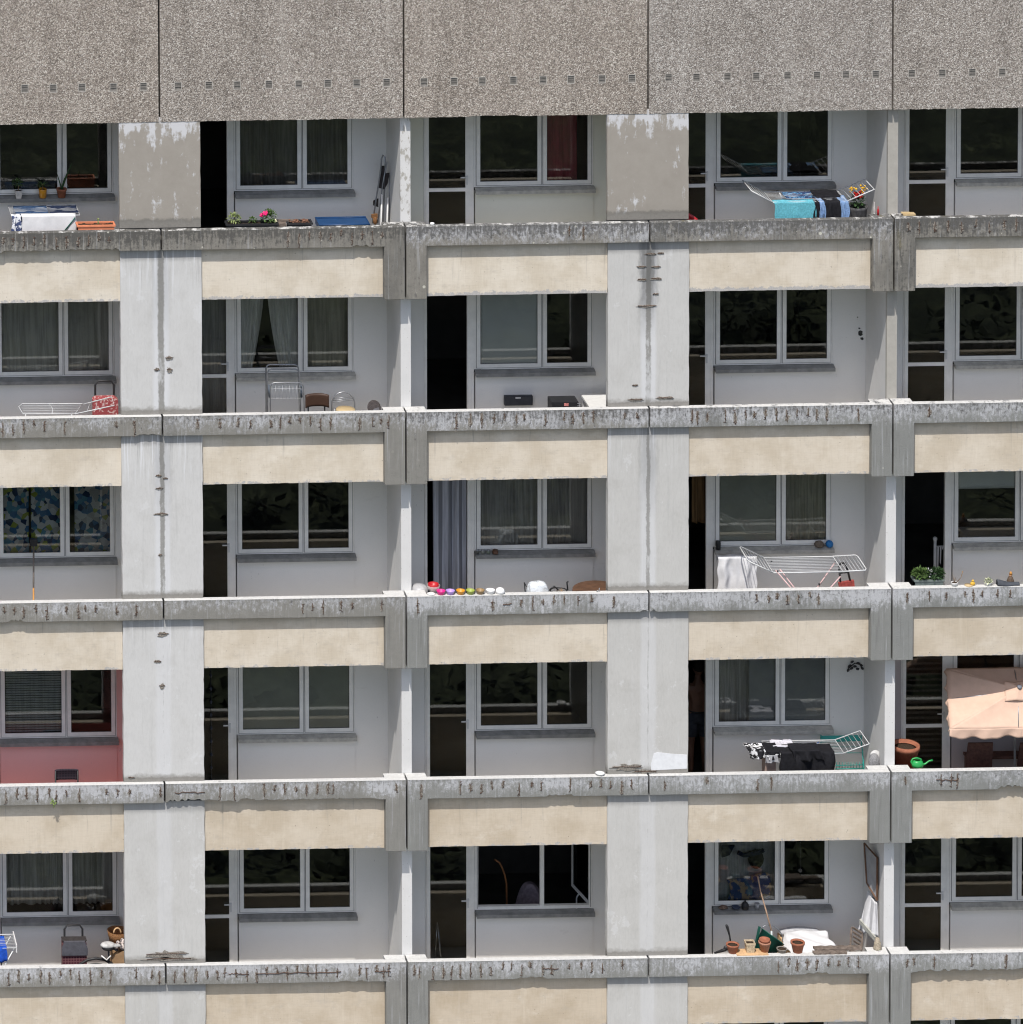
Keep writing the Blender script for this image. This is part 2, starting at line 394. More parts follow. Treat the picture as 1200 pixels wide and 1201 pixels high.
M_SILL = mat('zinc_sill', (.22,.22,.215), .5, .22, 7, .4)
M_SILLW = mat('pale_sill', (.40,.39,.36), .6, .2, 9, .3)
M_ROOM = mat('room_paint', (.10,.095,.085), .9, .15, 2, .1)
M_RUST = mat('rusty_steel', (.105,.068,.052), .9, .5, 60, .2, bump=.5)
M_SPALL = mat('broken_concrete', (.225,.205,.18), .95, .5, 45, .1, bump=.8)
M_DARKC = mat('old_sealant', (.06,.06,.058), .9, .3, 20, .1)
M_VRIM = mat('vent_mortar', (.40,.375,.345), .85, .15, 30, .2)
M_VENT = mat('vent_concrete', (.155,.146,.134), .85, .22, 30, .2)
M_GASK = mat('rubber_gasket', (.16,.16,.165), .8, .2)
M_HANDLE = mat('handle_metal', (.62,.62,.62), .35, .05, 8, .5)
def m_glass():
    n = NT('window_glass'); t = n.t
    g = t.nodes.new('ShaderNodeBsdfGlossy'); g.inputs['Roughness'].default_value = .0
    g.inputs['Color'].default_value = (.95,.98,.97,1)
    tr = t.nodes.new('ShaderNodeBsdfTransparent'); tr.inputs[0].default_value = (.90,.90,.885,1)
    fr = t.nodes.new('ShaderNodeFresnel'); fr.inputs['IOR'].default_value = 1.62
    bp = t.nodes.new('ShaderNodeBump'); bp.inputs['Strength'].default_value = .05; bp.inputs['Distance'].default_value = .01
    n.set(bp.inputs['Height'], n.noise(n.pos, 2.2, 2, .4)); t.links.new(bp.outputs[0], g.inputs['Normal'])
    mx = t.nodes.new('ShaderNodeMixShader')
    t.links.new(fr.outputs[0], mx.inputs[0]); t.links.new(tr.outputs[0], mx.inputs[1]); t.links.new(g.outputs[0], mx.inputs[2])
    t.links.new(mx.outputs[0], t.nodes['Material Output'].inputs[0])
    return n.m
M_GLASS = m_glass()

# ------------------------------------------------------------------ the building
GROUND = -24.0
bld = thing('apartment_building', (1.8, 0, GROUND), 'weathered grey and beige concrete apartment block with stacked balconies and pebble-dash top', 'building')
JX = [-10.8 + 3.6*i for i in range(8)]       # joints; fins stand at even offsets from 0, columns at the others
def is_fin(x): return round(x/3.6) % 2 == 0
STOREYS = range(7)
PBOT = -1.10
# exposed reinforcement along the copings (photograph pixels) and broken lower edges: (first, last, depth in m)
REBAR = {0: [4,16,28,40,52,66,78,92,104,116,128,338,351,363,376,388,400,413,425,437,448, 668,684,1066,1078,1096,1112,1128,1145,1160,1178,1192],
 1: [3,15,28,40,52,76,136,158,232,258,279,294,318,329,340,352,364,376,388,422,437,447,456,535,552,565,580,592,606,615,640,662,672,684,696,733,747,812,818,830,851,862,875,885,898,911,923,935,948,958,970,1007,1090],
 2: [5,17,28,42,55,78,92,100,112,137,160,355,367,379,400,413,448,490,578,611,625,637,650,662,678,694,720,888,902,912,924,936,950,960,1064,1090,1110,1132,1142,1152,1170,1185],
 3: [7,20,31,44,58,66,78,93,125,138,152,188,258,275,310,322,334,347,360,372,385,391,465,494,540,552,565,577,590,609,624,635,669,693,705,716,729,741,780,829,889,905,1062,1104,1116,1123],
 4: [10,22,34,48,58,71,83,93,106,119,130,160,178,187,205,217,230,243,255,264,277,290,301,313,325,337,349,361,371,383,396,422,430,442,450,456,486,492,508,520,530,540,552,564,576,590,600,612,622,637,647,668,682,694,707,730,913,925,935,947,958,972,984,995,1007,1064,1072,1096,1140,1180],
 5: [], 6: []}
BROKEN = {0: [(2,55,.035),(55,140,.045),(413,433,.035)], 1: [(160,189,.03)], 2: [(10,28,.035),(752,759,.05),(764,770,.04)],
 3: [(197,258,.06),(258,275,.02),(280,300,.05),(300,445,.028),(640,673,.035),(1172,1290,.06)], 4: [(398,412,.03),(418,428,.03),(492,498,.02),(606,640,.035),(780,783,.01),(945,972,.03),(1075,1215,.045)], 5: [], 6: []}
COP = {}   # look of each coping piece (storey, unit): raw concrete, peeling, dirt, moss, lichen
def look(r, u):
    rr = random.Random(r*31+u)
    if r == 0: d = dict(raw=1, peel=(.02,.02,.0,.42,.36,.25,.3)[u], dirt=(.3,.62,.52,.50,.56,.66,.6)[u], moss=(0,0,0,.0,.8,.6,.6)[u], lichen=(.9,.8,.75,.8,.95,.8,.8)[u])
    elif r == 1: d = dict(raw=(1,.8,.7,.7,.2,.15,.15)[u], peel=(.1,.28,.30,.50,.46,.42,.42)[u], dirt=(.2,.26,.30,.44,.38,.36,.3)[u], moss=0, lichen=(.1,.1,.1,.1,.35,.3,.3)[u])
    elif r == 2: d = dict(raw=(.9,.8,.7,.25,.2,.1,.1)[u], peel=(.25,.24,.22,.44,.44,.46,.46)[u], dirt=(.15,.16,.18,.12,.25,.14,.2)[u], moss=0, lichen=0)
    elif r == 3: d = dict(raw=(.8,.75,.65,.3,.2,.1,.1)[u], peel=(.4,.42,.30,.36,.36,.36,.4)[u], dirt=(.12,.14,.12,.12,.14,.22,.3)[u], moss=0, lichen=0)
    else: d = dict(raw=(.8,.75,.6,.35,.3,.2,.2)[u], peel=(.3,.38,.38,.36,.36,.34,.3)[u], dirt=(.14,.15,.13,.14,.14,.2,.2)[u], moss=0, lichen=0)
    return d
def edge_points(x0, x1, z, r, step=.035):
    """lower edge of a coping from x0 to x1, with its broken stretches"""
    pts = []; rng = random.Random(int((x0+20)*100)+r)
    x = x0
    while x < x1-1e-6:
        dz = 0
        for a, b, dp in BROKEN[r]:
            xa, xb = at(a, 280+215*r, 0).x, at(b, 280+215*r, 0).x
            if xa < x < xb:
                dz = dp*(.35+.75*rng.random())*min(1, (x-xa)/.05+.2, (xb-x)/.05+.2)
        pts.append((x, z+dz+rng.uniform(-.002, .002)))
        x += step*(.7+.6*rng.random()) if any(at(a,280+215*r,0).x-.05 < x < at(b,280+215*r,0).x+.05 for a, b, _ in BROKEN[r]) else .09
    pts.append((x1, z))
    return pts
def make_parapet(r, u):
    x0, x1 = JX[u], JX[u+1]; z = -H*r; g = .013
    xa, xb = x0+g, x1-g
    org = Vector((x0, 0, z))
    zc = z-.30
    fl, fr = is_fin(x0), is_fin(x1)
    mb = MB()
    # coping beam with an upright at its fin end: one casting
    la, lb = (xa+.30 if fl else xa), (xb-.30 if fr else xb)
    low = edge_points(la, lb, zc, r)
    poly = [(xa, z-.004)]
    poly = []
    if fl: poly += [(xa, PBOT+z), (la, PBOT+z)]
    poly += low
    if fr: poly += [(lb, PBOT+z), (xb, PBOT+z)]
    poly += [(xb, z), (xa, z)]
    mb.prism(poly, 0, .10)
    # deeper return behind the upright
    if fl: mb.box(xa, la, .103, .24, PBOT+z+.002, z-.003)
    if fr: mb.box(lb, xb, .103, .24, PBOT+z+.002, z-.003)
    bm = mb.bm; bm.normal_update()
    bmesh.ops.recalc_face_normals(bm, faces=bm.faces)
    es = [e for e in bm.edges if len(e.link_faces) == 2 and e.calc_face_angle(0) > R(50) and e.verts[0].co.y < .101 and e.verts[1].co.y < .101]
    bmesh.ops.bevel(bm, geom=es, offset=.006, segments=1, affect='EDGES', clamp_overlap=True)
    # beige infill panel
    pa = xa+.303 if fl else x0+.60
    pb = xb-.303 if fr else x1-.60
    rng = random.Random(r*77+u)
    bot = [(pa, PBOT+z+.004)]
    x = pa+.1
    while x < pb-.05:
        bot.append((x, PBOT+z+.004+rng.uniform(0, .007))); x += rng.uniform(.03, .12)
    bot.append((pb, PBOT+z+.004))
    mp = MB(); mp.prism(bot+[(pb, z-.30), (pa, z-.30)], .12, .20)
    mp.box(pa, pb, .123, .235, z-.298, z-.09)
    SP = mp
    tanv = [.0, .22, .42, .62, .78, .8, .8][r]+rng.uniform(-.16, .16)+.06*(u-3)/3
    flk = {0: .7, 1: .1}.get(r, 0.0)*(.4+.6*rng.random())
    # reinforcement
    xs = [at(q, 283+215*r, 0).x for q in REBAR[r]]
    xs = [q for q in xs if xa+.03 < q < xb-.03]
    if xs:
        mr = mb
        for q in xs:
            L = rng.uniform(.09, .24); zt = z-rng.uniform(.02, .09); zb = max(zt-L, z-.285)
            # flaked-off cover round the bar
            mr.mi = 2; n = 15; cx = q; cz = (zt+zb)/2; hw = rng.uniform(.014, .036); hh = (zt-zb)/2+.012
            poly = []
            for k in range(n):
                t = 2*math.pi*k/n; f = rng.uniform(.35, 1.2)
                poly.append((cx+hw*f*math.cos(t), cz+hh*f*math.sin(t)))
            mr.prism(poly, -.0035, .004)
            mr.mi = 1
            pts = []; zz = zt
            while zz > zb:
                pts.append((q+rng.uniform(-.009, .009), -.005+rng.uniform(-.003, .002), zz)); zz -= .03
            if len(pts) > 1: mr.tube(pts, rng.uniform(.003, .0055), 5)
            for k in range(rng.randint(3, 7)):
                zz = rng.uniform(zb, zt); s_ = rng.choice((-1, 1)); l_ = rng.uniform(.010, .034)
                mr.tube([(q-.004*s_, -.005, zz), (q+l_*s_, -.0055, zz+rng.uniform(-.028, .022))], rng.uniform(.002, .0042), 5)
        # a long bar showing in places
        for a, b in {4: [(300, 400), (268, 292), (470, 482), (440, 458), (637, 655)], 3: [(1098, 1124), (205, 240)], 2: [(590, 600)]}.get(r, []):
            A, B_ = at(a, 283+215*r, 0).x, at(b, 283+215*r, 0).x
            if xa < A and B_ < xb:
                pts = [(A+(B_-A)*t/12, -.006+rng.uniform(-.003, .002), z-.14+rng.uniform(-.012, .012)) for t in range(13)]
                mr.tube(pts, .007, 5)
    o = mb.build('parapet', [M_COP, M_RUST, M_SPALL], bld, org)
    for k, v in look(r, u).items(): o[k] = float(v)
    p = SP.build('spandrel_panel', M_BEI, o, org); p['tan'] = tanv; p['flake'] = flk
    return o
for r in STOREYS:
    for u in range(7): make_parapet(r, u)

def make_column(x, r):
    z = -H*r; org = Vector((x, .075, z))
    top = z+H-.302 if r > 0 else 1.66
    yf = .075 if r > 0 else .128
    rng = random.Random(int(x*10)+r*13)
    mb = MB()
    def jag(side):     # slightly chipped vertical edges
        pts = []; zz = z+.004
        while zz < top:
            pts.append((x+side*(.60-rng.choice((0,0,0,.002,.006))), zz)); zz += rng.uniform(.04, .2)
        pts.append((x+side*.60, top)); return pts
    Rr = jag(1); Ll = jag(-1)
    mb.prism(Rr+Ll[::-1], yf, .20)
    mb.box(x-.59, x+.59, .203, .24, PBOT+z, top-.004)       # backing
    o = mb.build('column', M_COL, bld, org)
    left = x < 0
    o['bare'] = 1.0 if r == 0 else 0.0
    o['runs'] = {(True,1): .55, (True,2): 1.0, (True,3): .35, (False,2): .3}.get((left, r), 0.0)
    o['soot'] = {(False,1): 1.0, (True,2): .35, (False,2): .45, (True,1): .3}.get((left, r), 0.0)
    o['stain'] = {True: [0,.95,.8,.35,.24,.3,.2], False: [0,.85,.7,.42,.34,.3,.2]}[left][r] if -7 < x < 7 else .5
    o['grey'] = ({True: [0,.0,.0,.05,.45,.8,.8], False: [0,.35,.55,.65,.65,.7,.7]}[left][r])
    mb = MB(); mb.box(x-.60, x+.60, .077, .20, z-.999+.0, z-.303)   # stretch beside the beige panels
    return o
for x in JX:
    if not is_fin(x):
        for r in STOREYS: make_column(x, r)
# loose concrete on the columns: (storey, centre px, py, width px, height px)
SPALLS = [q for q in [(1,763,298,14,3),(1,775,297,8,3),(1,752,313,12,3),(1,770,313,12,3),(1,753,328,12,4),(1,770,327,14,4),(1,769,345,8,3),(1,759,359,26,4),
 (1,745,452,8,3),(1,746,469,18,4),(1,780,467,22,5),(1,198,420,10,6),(1,184,434,7,5),(1,199,434,8,8),(2,186,558,7,4),(2,194,561,6,3),(2,187,573,9,4),(2,189,603,17,4),(2,188,651,5,4),
 (3,191,744,15,6),(3,185,776,9,4),(3,190,805,8,7),(3,735,900,40,8),(3,757,905,30,5),(3,154,912,8,3),(3,790,906,30,3),(4,195,1120,56,11),(4,198,1125,62,5),
 (1,228,483,26,4),(1,190,482,80,4),(2,215,696,45,4),(2,165,700,40,3),(2,745,691,40,3),(2,790,690,40,3)] if not (q[3] >= 26 and q[4] <= 4 and q[2] > 380)]
cols = [o for o in bld.children if o.name.startswith('column')]
for (r, px, py, wp, hp) in SPALLS:
    p = at(px, py, .07); mb = MB(); rng = random.Random(px*7+py)
    w_, h_ = wp/79.0, hp/79.0
    n = 23; poly = []
    for k in range(n):
        t = 2*math.pi*k/n; f = rng.uniform(.45, 1.15); poly.append((p.x+w_/2*f*math.cos(t), p.z+h_/2*f*math.sin(t)))
    mb.prism(poly, .066, .08)
    mb.mi = 1; mb.tube([(p.x-w_*.42+w_*.84*k/6, .064+rng.uniform(-.002,.002), p.z+h_*.12+rng.uniform(-.006,.006)) for k in range(7)], .005, 5)
    own = min(cols, key=lambda o: abs(ORIG[o.name].x-p.x)+abs(ORIG[o.name].z-p.z+1.2)*.3)
    mb.build('broken_patch', [M_SPALL, M_RUST], own, ORIG[own.name])

# fresh white paint on the foot of one column, holes in a wall
mb = MB(); pa, pb, pc, pd = at(764,905,.075), at(806.5,903,.075), at(806.5,885,.075), at(767,883,.075)
mb.prism([(pa.x,pa.z+.02),(pb.x-.01,pb.z+.02),(pc.x-.01,pc.z),(pc.x-.2,pc.z+.012),(pd.x+.05,pd.z+.01),(pd.x,pd.z-.01),(pa.x-.01,pa.z+.10)], .0725, .08)
own = min(cols, key=lambda o: abs(ORIG[o.name].x-3.6)+abs(ORIG[o.name].z+H*3)); mb.build('paint_patch', mat('fresh_white_paint', (.70,.71,.73), .7, .06), own, ORIG[own.name])
for (px, py, w_, h_) in ((1009,391,.045,.05),(1011,397,.03,.025),(1006,372,.012,.012),(1008,385,.02,.015)):
    p = at(px, py, 1.36); mb = MB(); rng = random.Random(px+py); mb.prism([(p.x+w_*rng.uniform(.6,1.1)*math.cos(t*.6283), p.z+h_*rng.uniform(.6,1.1)*math.sin(t*.6283)) for t in range(10)], 1.3565, 1.3615)
    mb.build('plaster_hole', M_DARKC, bld, (p.x, 1.36, p.z))
# partition walls between balconies
for x in JX:
    for r in STOREYS:
        z = -H*r; zb, zt = z-.94, z+1.70
        mb = MB()
        if is_fin(x):
            mb.box(x-.03, x+.12, .245, 1.50, zb, zt)
            o = mb.build('partition_wall', M_WALLR if (r == 3 and x < -7) else M_FIN, bld, (x, .245, z))
            o['bare'] = 1.0 if (x > 7 and r in (0, 1)) else (.45 if r == 0 else (.1 if r < 3 else .0))
        else:
            mb.box(x-.08, x+.08, .243, 1.50, zb, zt)
            o = mb.build('partition_wall', M_WALL, bld, (x, .26, z)); o['bare'] = 0.0
mb = MB(); mb.box(-3.69, -3.682, .244, 1.355, -H*3-.94, -H*3+1.70); mb.build('wall_lining', M_WALLR, bld, (-3.69, .3, -H*3))
mb = MB(); mb.box(-7.15, -3.70, .2415, .247, -H*3-.94, -H*3-.1); mb.build('wall_lining', M_SLABR, bld, (-5, .24, -H*3))
# floor slabs
for r in STOREYS:
    for u in range(7):
        z = -H*r; mb = MB(); mb.box(JX[u]+.001, JX[u+1]-.001, .245, 5.2, z-1.096, z-.942)
        mb.build('floor_slab', M_SLABR if (r, u) == (3, 1) else M_SLAB, bld, (JX[u], 0, z))
mb = MB(); mb.box(JX[0], JX[-1], .36, 5.2, 1.702, 1.86); mb.build('floor_slab', M_SLAB, bld, (0, 0, 1.7))
mb = MB(); mb.box(JX[0], JX[-1], .36, 9.0, 5.0, 5.25); mb.build('roof', M_SLAB, bld, (0, 0, 5))
def ring(mb, x0, x1, z0, z1, wdt, y0, y1):
    mb.box(x0, x1, y0, y1, z0, z0+wdt); mb.box(x0, x1, y0, y1, z1-wdt, z1)
    mb.box(x0, x0+wdt, y0, y1, z0+wdt, z1-wdt); mb.box(x1-wdt, x1, y0, y1, z0+wdt, z1-wdt)
# attic panels with vents
for u in range(7):
    x0, x1 = JX[u]+.014, JX[u+1]-.014; rng = random.Random(u)
    bot = []; x = x0
    while x < x1:
        bot.append((x, 1.600+rng.uniform(-.004, .006)+(.012 if u == 3 and 1.0 < x-x0 < 1.7 else 0))); x += rng.uniform(.02, .06)
    bot.append((x1, 1.60))
    vz = 2.135; holes = []
    mb = MB(); mb.prism(bot+[(x1, 2.07), (x0, 2.07)], .12, .35)
    mb.box(x0, x1, .12, .35, 2.20, 5.6)
    vx = [JX[u]+.285+.4375*i+rng.uniform(-.02, .02) for i in range(8)]
    xs = [x0]+[q for v in vx for q in (v-.056, v+.056)]+[x1]
    for a, b in zip(xs[0::2], xs[1::2]): mb.box(a, b, .12, .35, 2.07, 2.20)
    o = mb.build('attic_panel', M_PEB, bld, (JX[u], .12, 1.6)); o['warm'] = (.9,.8,.6,.8,.35,.45,.5)[u]
    for v in vx:
        mb = MB(); dz = rng.uniform(-.005, .005)
        mb.box(v-.0555, v+.0555, .16, .20, 2.071, 2.199)
        mb.mi = 1; ring(mb, v-.0555, v+.0555, 2.0705, 2.1995, .009, .1175, .158); mb.mi = 0
        for (a, b) in ((2.079, 2.116), (2.121, 2.154), (2.159, 2.191)): mb.slab((v-.048, .1225, a), (v+.048, .1225, a), (v+.048, .133, b), (v-.048, .133, b), -.006)
        mb.build('vent', [M_VENT, M_VRIM], o, ORIG[o.name])
# sealant in the joints
for x in JX[1:-1]:
    mb = MB(); mb.box(x-.0135, x+.0135, .20, .34, 1.602, 5.6)
    mb.build('joint_sealant', M_DARKC, bld, (x, .2, 1.6))

# ------- back walls, windows, doors: one of each, then copies
FL = -.94
def wall_mesh():
    mb = MB()
    mb.box(0.0, .53, 1.36, 1.50, FL, 1.70); mb.box(3.07, 3.6, 1.36, 1.50, FL, 1.70)
    mb.box(.53, 3.07, 1.36, 1.50, 1.53, 1.70)
    mb.box(1.30, 3.07, 1.345, 1.47, FL, .075)
    return mb
WALLSPEC = {(0,3): M_WALLC, (3,1): M_WALLR, (3,5): M_WALLP}
RD = {}
wm = wall_mesh().build('back_wall', M_WALL, bld, (0, 0, 0))
wm_data = wm.data
def place(o, u, r, parent):
    c = o.copy(); C.objects.link(c); c.parent = parent; return c
units = [(r, u) for r in STOREYS for u in range(7)]
first = True
for r, u in units:
    o = wm if first else wm.copy()
    if not first: C.objects.link(o)
    first = False
    o.location = Vector((JX[u], 0, -H*r))-ORIG[bld.name]; o.parent = bld
    if (r, u) in WALLSPEC:
        o.data = wm_data.copy(); o.data.materials[0] = WALLSPEC[(r, u)]
def make_window(r, u, left='shut', sill=None):
    org = Vector((JX[u], 1.36, -H*r)); X, Z = JX[u], -H*r
    mb = MB()
    # outer frame; the mullion splits it
    x0, x1, z0, z1 = X+1.283, X+3.067, Z+.155, Z+1.527
    ring(mb, x0, x1, z0, z1, .05, 1.352, 1.42)
    mb.box(X+2.275, X+2.335, 1.353, 1.419, z0+.05, z1-.05)
    o = mb.build('window', M_FRAME, bld, org)
    for k, (a, b) in enumerate(((X+1.318, X+2.290), (X+2.318, X+3.042))):
        op = left == 'open'
        w_ = .082 if k == 0 else .08
        za, zb = z0+.026, z1-.026
        m1 = MB(); ring(m1, a, b, za, zb, .056, 1.340, 1.3515)
        m1.mi = 1; ring(m1, a+.048, b-.048, za+.048, zb-.048, .014, 1.346, 1.3525)
        ring(m1, a-.007, b+.007, za-.007, zb+.007, .008, 1.346, 1.351)
        s_ = m1.build('sash', [M_FRAME, M_GASK], o, org)
        m2 = MB(); m2.box(a+.055, b-.055, 1.3485, 1.362, za+.055, zb-.055)
        g = m2.build('pane', M_GLASS, o, org)
        m3 = MB(); hx = b-.03 if k == 0 else a+.03
        m3.box(hx-.014, hx+.014, 1.330, 1.3395, z0+.68, z0+.74); hh = None
        if op:
            piv = Vector((a if k == 0 else b, 1.352, 0))
            ang = R(78) if k == 0 else R(-80)
            T = Matrix.Translation(piv) @ Matrix.Rotation(ang, 4, 'Z') @ Matrix.Translation(-piv)
            for q in (s_, g): q.data.transform(Matrix.Translation(-org) @ T @ Matrix.Translation(org))
        m3.bm.free()
    ms = MB()
    ms.slab((X+1.29, 1.235, Z+.125), (X+3.085, 1.235, Z+.125), (X+3.085, 1.352, Z+.150), (X+1.29, 1.352, Z+.150), -.006)
    ms.box(X+1.29, X+3.085, 1.232, 1.238, Z+.072, Z+.125)
    ms.box(X+1.293, X+3.082, 1.24, 1.344, Z+.076, Z+.112)
    ms.build('sill', sill or M_SILL, o, org)
    return o
def make_door(r, u, kind):
    """kind: rail (glazed with a cross rail), full (one tall pane), open (leaf swung inwards)"""
    org = Vector((JX[u], 1.36, -H*r)); X, Z = JX[u], -H*r
    mb = MB(); x0, x1, z0, z1 = X+.533, X+1.280, Z+FL+.003, Z+1.527
    ring(mb, x0, x1, z0, z1, .04, 1.354, 1.42)
    mb.box(x1-.10, x1-.041, 1.355, 1.418, z0+.041, z1-.041)
    o = mb.build('balcony_door', M_FRAME, bld, org)
    a, b = x0+.02, x1-.075; za, zb = z0+.03, z1-.03
    m1 = MB(); ring(m1, a, b, za, zb, .052, 1.342, 1.3535)
    if kind == 'rail': m1.box(a+.052, b-.052, 1.342, 1.3535, Z+.095, Z+.150)
    s_ = m1.build('door_leaf', M_FRAME, o, org)
    m2 = MB(); m2.box(a+.046, b-.046, 1.346, 1.360, za+.046, Z+.10 if kind == 'rail' else zb-.046)
    if kind == 'rail': m2.box(a+.046, b-.046, 1.346, 1.360, Z+.145, zb-.046)
    g = m2.build('pane', M_GLASS, o, org)
    m3 = MB(); m3.box(b-.04, b-.016, 1.325, 1.3415, Z+.20, Z+.34); m3.box(b-.13, b-.02, 1.312, 1.326, Z+.305, Z+.322)
    h = m3.build('handle', M_HANDLE, o, org)
    if kind in ('open', 'ajar'):
        piv = Vector((a, 1.352, 0)); ang = R(84) if kind == 'open' else R(62)
        T = Matrix.Translation(piv) @ Matrix.Rotation(ang, 4, 'Z') @ Matrix.Translation(-piv)
        for q in (s_, g, h): q.data.transform(Matrix.Translation(-org) @ T @ Matrix.Translation(org))
    return o
DOORS = {(0,2):'open',(0,3):'rail',(0,4):'rail',(0,5):'rail',(1,2):'rail',(1,3):'open',(1,4):'full',(1,5):'rail',(2,2):'full',(2,3):'open',(2,4):'open',(2,5):'open',
 (3,2):'full',(3,3):'full',(3,4):'open',(3,5):'rail',(4,2):'rail',(4,3):'full',(4,4):'ajar',(4,5):'rail'}
PALESILL = {(1,2),(2,4),(3,4),(3,5),(0,5),(1,5),(2,5),(4,5),(0,3),(3,2)}
for r, u in units:
    make_window(r, u, 'open' if (r, u) == (4, 3) else 'shut', M_SILLW if (r, u) in PALESILL else M_SILL)
    make_door(r, u, DOORS.get((r, u), 'rail'))
# dark rooms behind
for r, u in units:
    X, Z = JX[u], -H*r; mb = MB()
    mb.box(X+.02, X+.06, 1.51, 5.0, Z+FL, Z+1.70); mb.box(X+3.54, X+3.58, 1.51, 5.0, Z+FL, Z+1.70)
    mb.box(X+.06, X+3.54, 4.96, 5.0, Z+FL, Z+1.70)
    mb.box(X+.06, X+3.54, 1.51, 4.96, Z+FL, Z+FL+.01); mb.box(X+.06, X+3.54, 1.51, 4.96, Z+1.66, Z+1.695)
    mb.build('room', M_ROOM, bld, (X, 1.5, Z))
# plain lower storeys down to the ground
mb = MB(); mb.box(JX[0], JX[-1], .20, 9, GROUND, -H*6-1.11); mb.build('base_wall', M_SLAB, bld, (0, 0, GROUND))
mb = MB(); mb.box(JX[0]-.3, JX[0]-.01, .0, 9, GROUND, 5.2); mb.box(JX[-1]+.01, JX[-1]+.3, .0, 9, GROUND, 5.2); mb.build('gable_wall', M_SLAB, bld, (0, 0, GROUND))
mb = MB(); mb.box(JX[0], JX[-1], 8.7, 9, -H*6-1.1, 5.0); mb.build('rear_wall', M_SLAB, bld, (0, 8, GROUND))

# ------------------------------------------------------------------ ground opposite (seen in the panes)
def m_green():
    n = NT('grass_and_scrub'); P = n.pos
    c = n.ramp(n.noise(P, .9, 12, .8), [(.36,(.010,.012,.008)),(.48,(.030,.036,.020)),(.58,(.065,.075,.038)),(.68,(.11,.115,.07))])
    c = n.mix(n.step(n.noise(P, 5.0, 6, .7), .42, .6, 0, .75), c, (.012,.015,.009))
    return n.done(c, .9, .1)
M_GREEN = m_green()
mb = MB(); mb.box(-1500, 1500, -1500, 1500, GROUND-1, GROUND); tag(mb.build('ground', M_GREEN), kind='structure')
def m_bounce():
    n = NT('pale_bounce_slab'); c = n.mix(n.noise(n.pos, .8, 7, .65), (.36,.355,.34), (.48,.47,.45)); return n.done(c, .9, .2)
mb = MB(); mb.box(-60, 70, -21, 0, GROUND+.004, GROUND+.02); tag(mb.build('added_bounce_slab', m_bounce()), kind='structure')  # unseen pale slab, added to bounce sunlight up into the balconies
rng = random.Random(5); vs_, fs_ = [], []
for k in range(520):
    x = rng.uniform(-45, 75); y = rng.uniform(-66, -22)
    if abs(x+13.8) < 5 and y < -55: continue
    q = rng.uniform(.7, 1.8)
    for j in range(90):
        d = Vector((rng.gauss(0,1), rng.gauss(0,1), abs(rng.gauss(0,1)))).normalized()*q*rng.random()**.4
        p = Vector((x, y, GROUND))+d; u = Vector((rng.uniform(-1,1), rng.uniform(-1,1), rng.uniform(-.6,.6))); v = u.cross(Vector((rng.uniform(-1,1), rng.uniform(-1,1), 1))).normalized()*.12; u = u.normalized()*rng.uniform(.12,.26)
        i = len(vs_); vs_ += [p-u, p+v, p+u, p-v]; fs_.append((i, i+1, i+2, i+3))
me = bpy.data.meshes.new('shrubbery'); me.from_pydata(vs_, [], fs_); me.materials.append(M_GREEN)
so_ = bpy.data.objects.new('shrubbery', me); C.objects.link(so_)
tag(so_, 'dark green scrub on the slope facing the building', 'shrubbery', kind='stuff')
# ================================================================== things on the balconies
def cz(r): return -H*r            # top of the coping of a storey
def fz(r): return -H*r+FL+.002          # balcony floor
TAN = [.320, .359, .397, .435, .474]
WH = lambda n, c, **k: mat(n, c, **k)
m_white = mat('white_paint', (.66,.66,.655), .5, .06, 9)
m_wire = mat('white_coated_wire', (.54,.55,.56), .4, .08, 9, .5)
m_steel = mat('dull_steel_tube', (.30,.31,.33), .35, .15, 9, .5, .6)
m_chrome = mat('chrome_tube', (.55,.56,.58), .2, .05, 9, .5, .9)
m_black = mat('black_plastic', (.022,.022,.024), .5, .2, 9, .4)
m_dark = mat('dark_fabric', (.045,.04,.04), .9, .3, 30, .1)
m_terra = mat('terracotta', (.30,.115,.068), .8, .18, 22, .2, bump=.2)
m_terra2 = mat('pale_terracotta', (.36,.18,.12), .85, .2, 22, .2, bump=.2)
m_orange = mat('orange_glaze', (.62,.27,.02), .35, .1, 9, .5)
m_oplast = mat('orange_plastic', (.66,.23,.12), .55, .1, 9, .35)
m_stonew = mat('whitewashed_clay', (.55,.52,.49), .85, .15, 20, .2)
m_soil = mat('soil', (.05,.035,.025), 1, .4, 60, .05)
m_leaf = mat('green_leaf', (.075,.13,.035), .6, .35, 30, .3)
m_leaf2 = mat('dark_green_leaf', (.03,.065,.022), .6, .35, 30, .3)
m_leafp = mat('pale_green_leaf', (.22,.27,.10), .6, .3, 30, .3)
m_dry = mat('dry_stem', (.22,.15,.09), .9, .3, 30, .1)
m_pink = mat('pink_petal', (.72,.03,.17), .6, .2, 60, .2)
m_red = mat('red_plastic', (.45,.015,.02), .4, .12, 12, .5)
m_redfl = mat('red_petal', (.42,.02,.015), .7, .3, 60, .2)
m_yel = mat('yellow_petal', (.70,.40,.03), .7, .25, 60, .2)
m_wood = mat('weathered_wood', (.15,.12,.10), .85, .35, 18, .2)
m_woodb = mat('brown_wood', (.115,.060,.035), .6, .3, 10, .3)
m_woodl = mat('pale_wood', (.55,.36,.20), .7, .2, 12, .2)
m_blue = mat('blue_plastic', (.016,.055,.145), .45, .12, 9, .4)
m_green = mat('green_plastic', (.02,.30,.07), .35, .1, 9, .5)
m_dgreen = mat('bottle_green_plastic', (.012,.085,.062), .45, .15, 9, .4)
